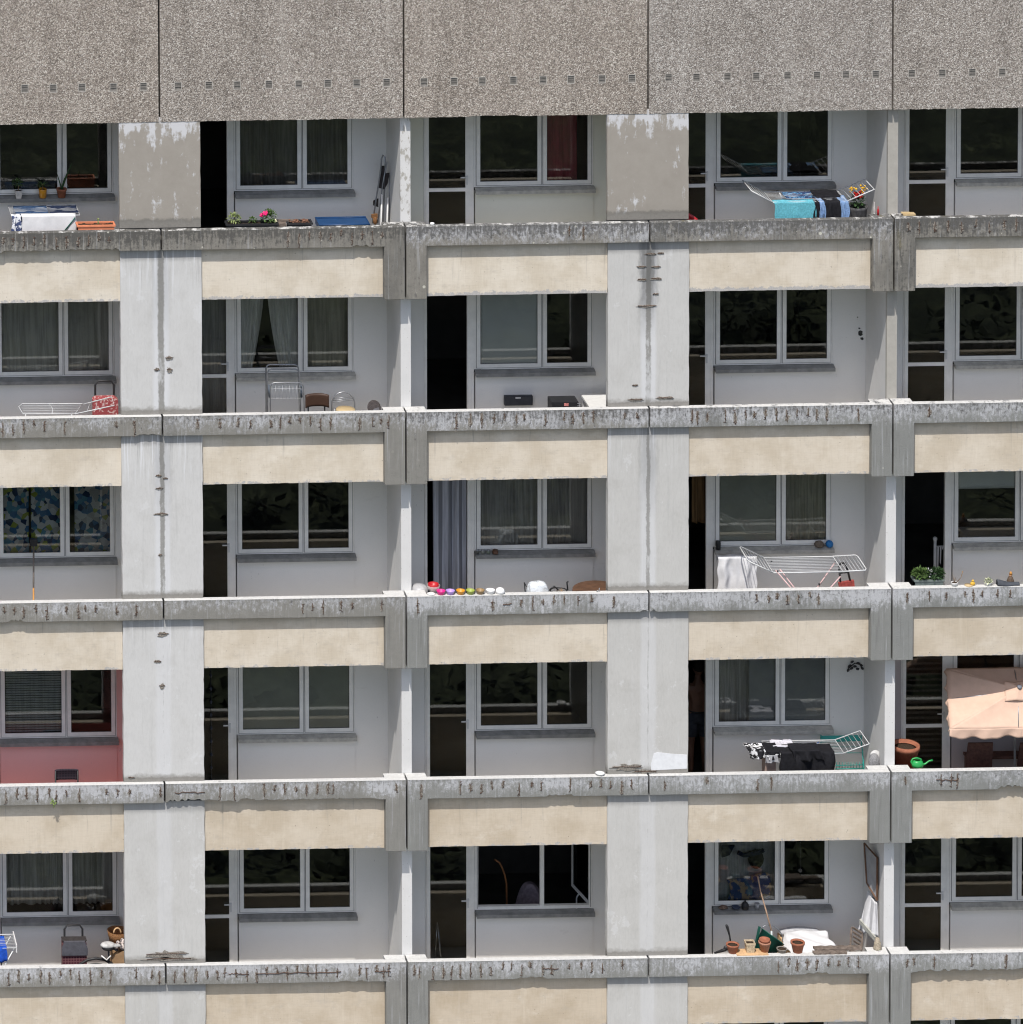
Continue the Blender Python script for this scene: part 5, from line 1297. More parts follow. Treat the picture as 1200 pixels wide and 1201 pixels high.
mb = MB(); mb.slab(q(963,863,1.22), q(1008,862,1.22), q(1012,869,1.18), q(963,871,1.18), .02); mb.build('top_panel', m_teal, t)
mb = MB(); mb.tube([q(963,862,1.2), q(963,908,1.05), (q(963,908,1.05).x, 1.0, fz(3))], .010, 7); mb.tube([q(1010,862,1.2), q(1014,908,1.05), (q(1014,908,1.05).x, 1.0, fz(3))], .010, 7)
for y in (876, 883): mb.tube([q(963,y,1.14), q(1012,y,1.14)], .005, 6)
mb.build('frame', m_teal, t)
mb = MB(); 
for k in range(10): mb.tube([at(981+3.4*k,902,.95), at(981.3+3.4*k,894,.95)], .0045, 5)
mb.tube([at(980,898,.95), at(1013,897,.95)], .006, 6); mb.tube([at(980,902,.95), at(1013,901,.95)], .008, 6); mb.build('wire_basket', m_teal, t)
q = at(1005, 781, 1.30); t = thing('wall_ornament', (q.x, 1.335, q.z), 'dark leaf ornament hanging high on the wall', 'ornament')
mb = MB()
for (dx, dz) in ((-.12,-.08),(-.10,-.01),(-.06,.05),(-.02,-.02),(.03,.03),(.07,.0),(.09,-.05),(.02,-.06),(-.07,-.05)):
    mb.ball((q.x+dx, 1.33, q.z+dz), .032, .012, .018, 8, .2, Matrix.Rotation(dx*9, 3, 'Y'))
mb.tube([(q.x-.12,1.332,q.z-.05),(q.x-.02,1.332,q.z+.03),(q.x+.10,1.332,q.z-.01)], .008, 6); mb.build('leaves', m_black, t)
# oval pad leaning on the party wall
q = at(1025, 891, .60); t = thing('sleeping_pad', (q.x, .60, cz(3)), 'grey speckled oval pad with a pale rim leaning on the party wall', 'pad')
M = Matrix.Rotation(R(86), 3, 'X') @ Matrix.Rotation(R(0), 3, 'Y')
mb = MB(); mb.lathe([(.01,-.02),(.115,-.02),(.12,0),(.115,.02),(.01,.02)], (q.x-.02, .50, q.z), 24, M, sx=.72, sy=1.18); mb.build('face', m_mat, t)
mb = MB(); mb.lathe([(.01,-.025),(.13,-.025),(.14,0),(.13,.025),(.01,.025)], (q.x+.012, .556, q.z), 24, M, sx=.74, sy=1.18); mb.build('rim', mat('pale_rim', (.5,.5,.5), .7), t)
mb = MB(); mb.box(q.x-.06, q.x+.06, .49, .58, fz(3), q.z-.13); mb.build('foot', m_dark, t)
# fifth balcony: pots, watering can, parasol, chair
q = at(1062, 873, .62); zr = q.z
t = pot('large_pot', (q.x, .62, zr-.36), .20, .36, m_terra, 'large wide terracotta pot standing on another pot by the party wall', 'plant pot', rb=.14, soil=True)
t = pot('large_pot', (q.x-.01, .62, fz(3)), .235, zr-.362-fz(3), mat('dark_terracotta', (.30,.11,.065), .85, .2, 20), 'darker terracotta pot carrying the wide pot', 'plant pot', rb=.17, soil=False)
q = at(1077, 902, .17); z = cz(3)-.003; t = thing('watering_can', (q.x, .17, z), 'bright green watering can on the coping', 'watering can')
mb = MB(); mb.lathe([(.02,0),(.085,0),(.088,.05),(.075,.085),(.05,.10),(.04,.10),(.06,.08),(.07,.05),(.02,.012)], (q.x-.01, .17, z), 24, sy=.72); mb.build('body', m_green, t)
mb = MB(); mb.tube([(q.x+.06,.17,z+.03), (q.x+.11,.17,z+.045), (q.x+.16,.17,z+.085), (q.x+.215,.17,z+.098)], [.018,.013,.010,.014], 10); mb.build('spout', m_green, t)
mb = MB(); mb.tube([(q.x-.085,.17,z+.02), (q.x-.105,.17,z+.08), (q.x-.08,.17,z+.125), (q.x-.02,.17,z+.135), (q.x+.04,.17,z+.115), (q.x+.055,.17,z+.08)], .012, 9); mb.build('handle', m_green, t)
# parasol
TL = at(1110, 784, 1.02); BL = at(1114, 855, .14); W_ = 2.05
TR = TL+Vector((W_, 0, 0)); BR = BL+Vector((W_, 0, 0)); ctr = (TL+TR+BL+BR)/4
nrm = (TR-TL).cross(TL-BL).normalized()
if nrm.z < 0: nrm = -nrm
apex = ctr+nrm*.21
t = thing('parasol', (ctr.x, .60, fz(3)), 'tilted peach coloured rectangular parasol filling the right balcony', 'parasol')
def panel(A, Bq, nm, seed):
    rng = random.Random(seed); mb = MB()
    def f(u, v):
        e = A.lerp(Bq, u); p = apex.lerp(e, .03+.97*v)
        sag = -.035*math.sin(math.pi*v)*math.sin(math.pi*u)
        wr = .006*math.sin(u*17+v*9+seed)*math.sin(math.pi*u)*v
        return p+nrm*(sag+wr)
    mb.sheet(f, 24, 14, .003)
    return mb.build(nm, m_peach, t)
for k, (A, Bq) in enumerate(((BL, BR), (TL, BL), (TR, TL), (BR, TR))): panel(A, Bq, 'canopy_panel', k)
def valance(A, Bq, out, L, seed):
    mb = MB(); dn = (Vector((0,0,-1))*.9-nrm*.25+out*.12).normalized()
    def f(u, v):
        e = A.lerp(Bq, u); n_ = 1+.05*math.sin(u*7+seed)+.03*math.sin(u*23)
        return e+dn*L*v*n_*min(1, .55+6*min(u, 1-u))+out*(.022*math.sin(u*24+seed)*v+.012*math.sin(u*51+v*2)*v)-nrm*.002
    mb.sheet(f, 60, 6, .003); mb.build('valance', m_peach, t)
fr = (BL-TL).normalized()
valance(BL, BR, fr, .15, 1); valance(TL, BL, Vector((-1,0,0)), .09, 2); valance(TR, TL, -fr, .10, 3); valance(BR, TR, Vector((1,0,0)), .10, 4)
mb = MB(); up2 = (TL-BL).normalized(); ex = Vector((1,0,0))
def capf(u, v):
    a = 2*math.pi*u; rr = .02+.24*v; sq_ = 1/max(abs(math.cos(a)), abs(math.sin(a)))*.8
    p = apex+ex*rr*sq_*math.cos(a)+up2*rr*.8*sq_*math.sin(a)
    return p+nrm*(.035-.085*v+.012*math.sin(a*6)*v)
mb.sheet(capf, 40, 6, .003); mb.build('vent_flap', m_peach, t)
mb = MB(); Mq = nrm.to_track_quat('Z', 'Y').to_matrix(); mb.lathe([(.01,.04),(.033,.04),(.036,.055),(.03,.068),(.01,.07)], apex, 18, Mq); mb.build('finial', mat('grey_knob', (.16,.17,.20), .5), t)
mb = MB(); hub = apex-nrm*.06; mb.tube([hub, hub-nrm*.28, Vector((hub.x, hub.y+.14, hub.z-.55)), Vector((hub.x, hub.y+.14, fz(3)+.05))], .018, 10); mb.build('pole', m_steel, t)
for E_ in (TL, TR, BL, BR, (TL+TR)/2, (BL+BR)/2, (TL+BL)/2, (TR+BR)/2):
    mb = MB(); mb.tube([hub, E_-nrm*.012], .007, 6); mb.build('rib', m_steel, t)
mb = MB(); mb.lathe([(.02,0),(.22,0),(.23,.03),(.08,.07),(.03,.10)], (hub.x, hub.y+.14, fz(3)), 24); mb.build('base', m_black, t)
# brown chairs under the parasol
for k, (x0, x1, lab) in enumerate(((1131, 1163, 'brown slatted garden chair under the parasol left of its pole'), (1192, 1225, 'brown slatted garden chair under the parasol right of its pole'))):
    a, b = at(x0, 868, .95), at(x1, 868, .95); zf = fz(3); t = thing('garden_chair', ((a.x+b.x)/2, 1.0, zf), lab, 'chair', 'garden chairs under the parasol')
    mr_ = mat('red_brown_wood', (.12,.055,.04), .7, .3, 20)
    mb = MB(); mb.slab((a.x, .95, zf+.46), (b.x, .95, zf+.46), (b.x-.01, .86, a.z), (a.x+.03, .86, a.z), .025); mb.build('backrest', mr_, t)
    mb = MB(); mb.box(a.x, b.x, .78, 1.22, zf+.42, zf+.45); mb.build('seat', mr_, t)
    for x in (a.x+.02, b.x-.02):
        mb = MB(); mb.tube([(x, .84, zf+.6), (x, 1.2, zf)], .014, 8); mb.build('leg', mr_, t)
        mb = MB(); mb.tube([(x, 1.19, zf+.44), (x, .8, zf)], .014, 8); mb.build('leg', mr_, t)
q = at(1176, 893, .75); t = thing('garden_table', (q.x+.15, .80, fz(3)), 'low reddish table behind the balcony edge under the parasol', 'table')
mb = MB(); mb.box(q.x-.45, q.x+.75, 1.02, 1.22, fz(3)+.66, fz(3)+.70); mb.build('tabletop', mat('red_brown_wood', (.12,.055,.04)), t)
for x in (q.x-.42, q.x+.72):
    mb = MB(); mb.box(x-.02, x+.02, 1.05, 1.19, fz(3), fz(3)+.659); mb.build('leg', mat('red_brown_wood', (.12,.055,.04)), t)
# added slats imitating horizontal reflections in the glazed door next to the parasol
X, Z = JX[5], cz(3); mb = MB()
for k in range(26): zz = Z+1.45-.085*k; mb.slab((X+.60, 1.47, zz), (X+1.19, 1.47, zz), (X+1.19, 1.50, zz+.022), (X+.60, 1.50, zz+.022), .003)
tag(mb.build('reflection_slats', m_curt('brown_slat', (.16,.13,.11)), None, (X+.9, 1.48, Z+1.45)), 'brown slats imitating horizontal reflections in the glazed door left of the parasol', 'blind', 'curtains and blinds behind the windows')

q = at(62, 940, -.01); t = thing('hanging_weed', q, 'small green weed hanging from the cracked coping under the red balcony', 'weed')
mb = MB(); mb.tube([(q.x, .004, q.z+.03), (q.x+.004, -.018, q.z-.03), (q.x+.006, -.022, q.z-.10)], [.006,.005,.003], 5); mb.build('stem', m_leafp, t)
bush(t, (q.x+.003, -.02, q.z-.03), .022, .07, 34, mat('fresh_green_leaf', (.26,.36,.10), .6, .2), .04, seed=77)
# ---------------- bottom storey
Yf = .35; a = at(-30, 1108, Yf); b = at(19, 1108, Yf); z = at(10, 1112, Yf).z
t = rack('white drying rack with a blue cloth cut off by the picture edge', a.x, b.x, .35, .80, z, fz(4), 0, 0)
mb = MB(); mb.box(b.x-.004, b.x+.012, .345, .80, z-.07, z+.05); mb.build('end_bar', m_white, t)
drape('blue_cloth', 'bright blue cloth folded over the rack at the bottom left', 'cloth', at(-22,1110,Yf).x, at(8,1110,Yf).x, .345, z+.016, .22, .2, mat('bright_blue_cloth', (.01,.07,.42), .9, .25, 25), .40, 61)
trolley(4, 73, 102, 1085.5, 1105, .70, m_plaid, 'plum checked shopping trolley with a black flap and handle', mat('grey_nylon', (.085,.085,.10), .6, .2))
# bicycle
q = lambda x, y, Y=.55: at(x, y, Y)
t = thing('bicycle', (q(118,1125).x, .55, fz(4)), 'bicycle with a white and black saddle parked behind the balcony edge', 'bicycle')
sx_, sz_ = q(126.5,1108).x, q(126.5,1108).z; zf = fz(4)
mb = MB(); mb.ball((sx_, .55, sz_-.005), .115, .085, .045, 16); mb.ball((sx_+.10, .54, sz_-.012), .10, .038, .026, 12); mb.build('saddle', mat('saddle_vinyl', (.45,.45,.45), .5, .3, 14), t)
mb = MB(); mb.ball((sx_+.005, .555, sz_-.045), .100, .08, .05, 14); mb.tube([(sx_+.01,.55,sz_-.06), (sx_+.02,.55,zf+.55)], .014, 8); mb.build('seat_post', m_black, t)
m_bf = mat('bike_paint', (.05,.08,.30), .35, .2); R_ = .36
wx0, wx1 = sx_-.18, sx_+.80
mb = MB(); mb.tube([(sx_+.02,.55,zf+.56), (wx0,.55,zf+R_)], .011, 8); mb.tube([(sx_+.02,.55,zf+.55), (sx_+.10,.55,zf+.28), (wx1-.08,.55,zf+.72), (sx_+.02,.55,zf+.56)], .014, 8); mb.tube([(sx_+.10,.55,zf+.28), (wx0,.55,zf+R_)], .011, 8); mb.tube([(wx1-.1,.55,zf+.80), (wx1,.55,zf+R_)], .012, 8); mb.build('frame', m_bf, t)
for wx in (wx0, wx1):
    mb = MB(); mb.tube([(wx+R_*math.cos(k*math.pi/14), .55, zf+R_+R_*math.sin(k*math.pi/14)) for k in range(28)], .018, 8, closed=True); w1 = mb.build('wheel', m_black, t)
    mb = MB()
    for k in range(12): mb.tube([(wx, .55, zf+R_), (wx+(R_-.02)*math.cos(k*math.pi/6), .55, zf+R_+(R_-.02)*math.sin(k*math.pi/6))], .002, 4)
    mb.build('spokes', m_steel, w1)
mb = MB(); mb.tube([(wx0+.40*math.cos(k*math.pi/10), .55, zf+R_+.45*math.sin(k*math.pi/10)) for k in range(1, 9)], .022, 8); mb.build('mudguard', m_black, t)
mb = MB(); mb.tube([(wx1-.1,.35,zf+.84), (wx1-.12,.55,zf+.84), (wx1-.1,.75,zf+.84)], .012, 8); mb.build('handlebar', m_steel, t)
mb = MB(); mb.tube([q(119,1121,.5), q(125,1126,.5), q(130,1121,.5)], .011, 6); mb.build('lock_cable', m_white, t)
q = at(137, 1104, .95); t = thing('wicker_basket', (q.x+.02, .98, fz(4)), 'brown wicker basket with a round handle on top of the cartons', 'basket')
zt = at(137, 1092, .95).z; zb = at(137, 1104, .95).z
mb = MB(); mb.lathe([(.02,0),(.13,0),(.16,zt-zb),(.15,zt-zb),(.12,.02),(.02,.02)], (q.x+.02, .98, zb), 22); mb.build('body', m_wick, t)
mb = MB(); mb.tube([(q.x+.0-.055*math.cos(k*math.pi/8), .88, zt-.005+.085*math.sin(k*math.pi/8)) for k in range(9)], .012, 8); mb.build('handle', m_woodl, t)
a, b = at(132, 1113, .85), at(150, 1113, .85); mb = MB(); mb.box(a.x, b.x, .83, 1.14, fz(4), zb-.001); tag(mb.build('cardboard_box', m_card, None, ((a.x+b.x)/2, 1.0, fz(4))), 'tall brown carton beneath the wicker basket', 'box')
a, b = at(133, 1118, .55), at(149, 1118, .55); t = thing('paper_bag', ((a.x+b.x)/2, .7, fz(4)), 'open brown paper bag of waste paper beside the bicycle saddle', 'bag')
z1 = at(140,1116,.6).z; mb = MB(); mb.slab((a.x,.60,fz(4)),(b.x,.60,fz(4)),(b.x+.01,.58,z1+.02),(a.x-.02,.58,z1-.03),-.01); mb.slab((a.x,.78,fz(4)),(b.x,.78,fz(4)),(b.x,.80,z1),(a.x-.01,.80,z1+.02),.01)
mb.slab((a.x,.61,fz(4)),(a.x,.77,fz(4)),(a.x-.01,.79,z1),(a.x-.015,.59,z1-.02),.01); mb.build('bag', m_card, t)
mb = MB()
for k in range(8): mb.ball((random.uniform(a.x+.03,b.x-.03), random.uniform(.64,.76), z1+random.uniform(.0,.09)), random.uniform(.03,.05), n=8, jit=.25)
mb.build('crumpled_paper', blotch('printed_paper', (.10,.09,.10), (.62,.55,.52), 22, .45, .55), t)
# things inside the open window of the third balcony
q = at(622, 1060, 2.1); t = thing('armchair', (q.x, 2.2, fz(4)), 'dusky armchair back seen through the open window', 'armchair')
zt = at(622, 1037, 2.1).z; zf = fz(4)
mb = MB(); mb.sheet(lambda u, v: (q.x-.22+.44*u, 2.1+.10*math.cos((u-.5)*2.6), zf+.40+(zt-zf-.40)*v*(1-.42*abs(2*u-1)**2.5)), 16, 10, .09); mb.build('backrest', mat('dusky_rose_fabric', (.20,.165,.19), .95, .2, 20), t)
mb = MB(); mb.box(q.x-.26, q.x+.26, 2.2, 2.75, zf+.12, zf+.42); mb.build('seat', mat('dusky_rose_fabric', (.2,.165,.19)), t)
for x in (q.x-.22, q.x+.22):
    for y in (2.25, 2.7):
        mb = MB(); mb.tube([(x, y, zf+.119), (x, y, zf)], .02, 8); mb.build('leg', m_black, t)
q = at(684, 1062, 1.8); t = thing('hoop_chair', (q.x, 1.85, fz(4)), 'chair with a thin white hoop back inside the open window', 'chair')
zt = at(684, 1047, 1.8).z; mb = MB(); mb.tube([(q.x-.10, 1.8, zf)]+[(q.x-.10*math.cos(k*math.pi/10), 1.8, zt-.10+.10*math.sin(k*math.pi/10)) for k in range(11)]+[(q.x+.10, 1.8, zf)], .012, 8); mb.build('hoop', m_white, t)
mb = MB(); mb.lathe([(.02,0),(.19,0),(.19,.03),(.02,.03)], (q.x, 2.0, zf+.45), 18); mb.build('seat', m_white, t)
for dx in (-.12, .12):
    mb = MB(); mb.tube([(q.x+dx, 2.12, zf+.449), (q.x+dx*1.2, 2.16, zf)], .012, 8); mb.build('leg', m_white, t)
pts = [at(580,1008,1.9), at(586,1012,1.9), at(589,1018,1.9), at(592,1026,1.9), at(594,1036,1.9), (at(594,1036,1.9).x+.02, 1.9, fz(4))]
t = thing('floor_lamp', pts[-1], 'thin copper floor lamp with a bent neck inside the open window', 'lamp')
mb = MB(); mb.tube(pts, .014, 8); mb.build('stem', mat('copper', (.28,.12,.05), .4, .1, 9, .5, .4), t)
mb = MB(); mb.lathe([(.02,0),(.13,0),(.12,.02),(.02,.03)], (pts[-1][0], 1.9, fz(4)), 18); mb.build('base', m_black, t)
q = at(515, 1118, 1.62); t = thing('folded_easel', (q.x, 1.62, fz(4)), 'folded metal stand behind the glass door of the lower third balcony', 'stand')
for x0, x1, yt in ((509, 513, 1082), (517, 514, 1085), (519, 515, 1100)):
    mb = MB(); A = at(x1, yt, 1.62); Bq = at(x0, 1118, 1.62); mb.tube([A, (Bq.x, 1.62, fz(4)+.01)], .011, 8); mb.build('leg', m_chrome, t)
# fourth balcony: towel and hat behind the pane, things on the sill
X, Z = JX[4], cz(4)
curtain(4, 4, P1+.02, P2, m_curt('pale_grey_curtain', (.42,.43,.44)), 'pale curtain behind the pane with the hat and the towel', waves=2, amp=.01, y=1.60)
a = at(876, 1040, 1.47); mb = MB()
mb.sheet(lambda u, v: (a.x-.30+.62*u+.05*math.sin(v*3), 1.46+.02*math.sin(u*9+v*3), a.z+.16-.36*v-.05*math.cos(u*3.1)*(1-v)), 24, 14, .02)
tag(mb.build('beach_towel', blotch('blue_and_sand_print', (.06,.09,.24), (.46,.33,.22), 7, .49, .56), None, a), 'blue and sand coloured towel hanging behind the wide pane', 'towel')
q = at(887, 1008, 1.44); t = thing('hat', q, 'round black hat hanging behind the pane', 'hat')
M = Matrix.Rotation(R(78), 3, 'X') @ Matrix.Rotation(R(10), 3, 'Y'); q.y = 1.455
mb = MB(); mb.lathe([(.01,-.008),(.10,-.006),(.125,0),(.10,.012),(.01,.014)], q, 24, M, sx=1, sy=1.15); mb.build('brim', m_blackc, t)
mb = MB(); mb.tube([at(866,1000,1.45), at(872,1003,1.45), at(884,1002,1.45), at(896,997,1.45)], .035, 8); mb.build('scarf', m_navy, t)
mb = MB(); q = at(852, 998, 1.46); mb.slab(at(847,992,1.46), at(862,992,1.46), at(856,1003,1.46), at(847,1006,1.46), .03); tag(mb.build('knit_hat', m_navy, None, q), 'navy knit hat hanging in the top corner of the wide pane', 'cap')
q = at(938, 1020, 1.5); mb = MB(); mb.ball((q.x, 1.47, q.z), .035, n=10); mb.tube([(q.x, 1.47, q.z+.03), (q.x, 1.47, q.z+.55)], .0025, 5)
tag(mb.build('glass_pendant', m_clear, None, q), 'clear glass pendant hanging in the narrow pane', 'pendant')
zs = cz(4)+.138
q = at(848, 1068, 1.28); mb = MB(); mb.ball((q.x, 1.28, zs+.02), .075, .04, .022, 12, .15); mb.ball((q.x+.01, 1.28, zs+.045), .055, .03, .016, 10, .15); tag(mb.build('driftwood', mat('brown_bark_piece', (.19,.13,.10), .9, .5, 40), None, (q.x, 1.28, zs)), 'flat brown piece of bark on the lower sill', 'bark')
q = at(863, 1068, 1.28); mb = MB(); mb.lathe([(.02,0),(.04,0),(.068,.03),(.065,.042),(.055,.04),(.03,.01),(.01,.01)], (q.x, 1.28, zs), 18); tag(mb.build('bowl', mat('dark_blue_glaze', (.035,.05,.09), .3), None, (q.x, 1.28, zs)), 'dark blue bowl on the sill between the bark and the black jug', 'bowl')
q = at(874, 1068, 1.28); t = thing('jug', (q.x, 1.28, zs), 'black lidded jug on the lower sill', 'jug')
mb = MB(); mb.lathe([(.02,0),(.052,0),(.055,.07),(.035,.10),(.02,.11),(.01,.11)], (q.x, 1.28, zs), 18); mb.build('body', m_black, t); mb = MB(); mb.ball((q.x, 1.28, zs+.122), .012, .012, .018, 8); mb.build('knob', m_black, t)
q = at(888, 1068, 1.28); mb = MB(); mb.lathe([(.02,0),(.03,0),(.038,.085),(.034,.085),(.027,.01),(.01,.01)], (q.x, 1.28, zs), 16); tag(mb.build('cup', mat('pale_stoneware', (.34,.34,.35), .5), None, (q.x, 1.28, zs)), 'pale grey tumbler on the sill right of the black jug', 'cup')
# pots along the coping
zc4 = cz(4)-.003
mb = MB(); a, b = at(863, 1120, .10), at(900, 1120, .10); mb.box(a.x, b.x, .015, .22, cz(4)+.0005, cz(4)+.014); tag(mb.build('wooden_board', m_woodl, None, (a.x, .1, cz(4))), 'pale wooden board under the row of pots', 'board')
zb4 = cz(4)+.0145
G4 = 'clay pots along the bottom coping'
q = at(860, 1118, .10); t = pot('clay_pot', (q.x, .13, cz(4)-.0015), .092, .135, m_terra, 'wide terracotta pot with dry twigs and shears behind it', 'plant pot', G4, rb=.06)
mb = MB(); mb.lathe([(.02,0),(.088,0),(.09,.012),(.02,.012)], (q.x, .13, cz(4)-.003), 18); mb.bm.free()
q = at(880, 1118, .10); t = pot('wicker_pot', (q.x, .13, zb4), .095, .15, mat('pale_wicker', (.50,.40,.27), .9, .3, 50, bump=.6), 'square pale wicker pot between two terracotta pots', 'plant pot', G4, rb=.078, sq=True)
q = at(897.5, 1117, .10); t = pot('clay_pot', (q.x, .13, zb4), .088, .15, m_terra2, 'pale terracotta pot in front of the dark green bucket', 'plant pot', G4, rb=.055)
mb = MB(); mb.lathe([(.02,.15),(.075,.15),(.08,.19),(.07,.19),(.06,.16),(.02,.16)], (q.x, .13, zb4), 18); mb.build('inner_pot', m_terra, t)
q = at(917.5, 1119, .10); t = pot('clay_pot', (q.x, .12, cz(4)-.002), .075, .06, mat('grey_clay', (.20,.18,.16), .9, .3, 30), 'low grey clay bowl beside the stick', 'plant pot', G4, rb=.055)
q = at(936, 1118, .10); t = pot('clay_pot', (q.x, .12, cz(4)-.002), .10, .16, m_terra, 'upright terracotta pot in front of the white sheet', 'plant pot', G4, rb=.068)
# shears
t = thing('garden_shears', (at(853,1112,.35).x, .35, fz(4)), 'dark garden shears sticking up behind the wide terracotta pot', 'shears')
q = lambda x, y, Y=.35: at(x, y, Y)
mb = MB(); mb.tube([q(857,1106), q(856,1098), q(853,1087), q(852,1085)], [.012,.012,.022,.018], 8); mb.build('upper_handle', m_black, t)
mb = MB(); mb.tube([q(857,1106), q(850,1114), q(838,1118)], [.02,.028,.014], 8); mb.ball(q(852,1112), .045, .03, .04, 10); mb.build('lower_handle', m_black, t)
mb = MB(); mb.tube([q(857,1106), (q(857,1106).x+.02, .36, fz(4))], [.018,.008], 8); mb.build('blade', m_steel, t)
# green bucket and stick
t = thing('green_bucket', (at(903,1112,.45).x, .45, fz(4)), 'dark green bucket tipped towards the wall behind the pots', 'bucket')
q = lambda x, y, Y=.45: at(x, y, Y); cc = q(902, 1106); M = Matrix.Rotation(R(38), 3, 'Y') @ Matrix.Rotation(R(-14), 3, 'X')
mb = MB(); mb.lathe([(.02,-.30),(.14,-.30),(.185,.10),(.195,.10),(.195,.115),(.175,.115),(.13,-.28),(.02,-.28)], cc, 22, M); mb.build('bucket', m_dgreen, t)
mb = MB(); mb.tube([cc+M @ Vector((.19*math.cos(k*math.pi/8), .05, .11+.14*math.sin(k*math.pi/8))) for k in range(9)], .007, 6); mb.build('handle', m_steel, t)
mb = MB(); mb.slab(q(884,1112,.5), q(887,1113,.5), q(892,1087,.55), q(889.5,1086,.55), .02); mb.build('side_flap', m_dgreen, t)
mb = MB(); mb.lathe([(.02,0),(.13,0),(.13,.3),(.02,.3)], (cc.x-.03, .47, fz(4)), 12); mb.build('support', m_dgreen, t)
A = at(889, 1028, .75); Bq = at(898, 1066, .60); Cq = at(905, 1092, .45); Dq = at(905.5, 1119, .28)
t = thing('walking_stick', (Dq.x, .25, fz(4)), 'thin bent stick with a pale lower end leaning over the pots', 'stick')
mb = MB(); mb.tube([A, at(892,1045,.7), Bq, Cq], [.012,.010,.012,.013], 8); mb.build('brown_shaft', mat('tan_stick', (.34,.23,.16), .7, .25, 25), t)
mb = MB(); mb.tube([Cq, Dq, (Dq.x, .25, fz(4))], .014, 8); mb.build('pale_shaft', mat('pale_blue_tube', (.50,.55,.56), .4, .1), t)
# white sheet over a crate
a, b = at(918, 1096, .95), at(972, 1096, .95); zt = at(945, 1096, .9).z
t = thing('covered_crate', ((a.x+b.x)/2, .75, fz(4)), 'low crate covered with a rumpled white sheet', 'crate')
mb = MB(); mb.box(a.x+.05, b.x-.05, .52, .98, fz(4), zt-.03); mb.build('crate', m_woodl, t)
def shf(u, v):
    x = a.x+.0+(b.x-a.x)*u; y = .46+.56*v; z_ = zt-.012+.016*math.sin(u*9+v*4)*math.sin(v*7+u*3)
    if u < .05: z_ -= .12
    if u > .95: z_ -= .15; 
    if v < .06: z_ -= .30
    return (x+.02*math.sin(v*8), y, z_)
mb = MB(); mb.sheet(shf, 40, 30, .012); mb.build('sheet', m_cloth_w, t)
mb = MB(); q = at(938, 1090, 1.1); mb.ball((q.x, 1.12, q.z-.05), .32, .12, .07, 16, .06); tag(mb.build('folded_blanket', mat('pale_grey_blanket', (.42,.42,.44), .95, .15, 12), None, (q.x, 1.12, q.z-.12)), 'grey folded blanket behind the white sheet', 'blanket')
mb = MB(); mb.box(q.x-.3, q.x+.3, 1.03, 1.24, fz(4), q.z-.115); tag(mb.build('wooden_crate', m_woodl, None, (q.x, 1.12, fz(4))), 'wooden crate carrying the grey folded blanket', 'crate')
# weathered boards on the coping
for k, (x0, x1, y0, y1, zz, lab) in enumerate(((953, 992, .015, .10, 0, 'dark weathered board lying in front on the coping'), (956, 1012, .11, .22, .012, 'longer dark weathered board lying behind on the coping'))):
    a, b = at(x0, 1115, .1), at(x1, 1115, .1); mb = MB()
    mb.sheet(lambda u, v: (a.x+(b.x-a.x)*u, y0+(y1-y0)*v, cz(4)+.03+zz+.004*math.sin(u*30+v*3)+.004*math.sin(v*25)), 30, 6, -.028)
    tag(mb.build('weathered_board', m_wood, None, (a.x, y0, cz(4))), lab, 'board', 'weathered boards on the bottom coping')
# slatted chair and white towel in the corner
t = thing('slatted_chair', (at(1006,1110,.8).x, .85, fz(4)), 'weathered slatted folding chair in the lower right corner', 'chair')
q = lambda x, y, Y=.8: at(x, y, Y)
mb = MB()
for k in range(5): A = q(1000.5+.4*k-.6, 1087+5.2*k, .82); Bq = q(1011-.4*k, 1094+4.7*k, .70); mb.slab(A, Bq, Bq+Vector((0,.01,-.032)), A+Vector((0,.01,-.032)), .014)
mb.build('back_slats', m_wood, t)
mb = MB(); mb.tube([q(999,1088,.83), (q(997,1112,.83).x, .95, fz(4))], .014, 8); mb.tube([q(1012,1093,.71), (q(1008,1112,.71).x, .75, fz(4))], .014, 8); mb.build('frame', m_wood, t)
mb = MB(); mb.slab((q(998,1110).x, .80, fz(4)+.42), (q(1014,1110).x, .72, fz(4)+.42), (q(1014,1110).x+.1, 1.1, fz(4)+.42), (q(998,1110).x+.1, 1.2, fz(4)+.42), .02); mb.build('seat', m_wood, t)
mb = MB(); mb.tube([(q(1014,1110).x+.06, 1.1, fz(4)+.42), (q(1014,1110).x+.06, 1.12, fz(4))], .014, 8); mb.build('leg', m_wood, t)
mb = MB(); A = q(1008,1078,.75); Bq = q(1026,1099,.42); mb.slab(A, Bq, Bq-Vector((0,0,.07)), A-Vector((0,0,.07)), .03)
tag(mb.build('grey_plank', mat('pale_grey_plank', (.36,.36,.33), .8, .2, 15), None, Bq), 'pale grey plank slanting in front of the white towel', 'plank')
a = at(1030, 1058, .45); mb = MB()
mb.sheet(lambda u, v: (a.x-.02-.16*u*(.2+.9*v)+.022*math.sin(u*14+v*2)*v, .42+.42*u+.03*math.sin(u*17), a.z-.02*math.sin(u*6)-(.52+.10*u)*v), 30, 16, .008)
tag(mb.build('white_towel', m_cloth_w, None, (a.x, .6, a.z-.6)), 'white towel hung against the party wall in the bottom right corner', 'towel')
q = at(1030, 1112, .17); mb = MB(); mb.lathe([(.02,0),(.06,0),(.065,.03),(.05,.07),(.055,.10),(.04,.12),(.03,.17),(.015,.18)], (q.x-.01, .17, cz(4)-.003), 12); mb.ball((q.x-.02, .16, cz(4)+.12), .03, .025, .05, 8, .3)
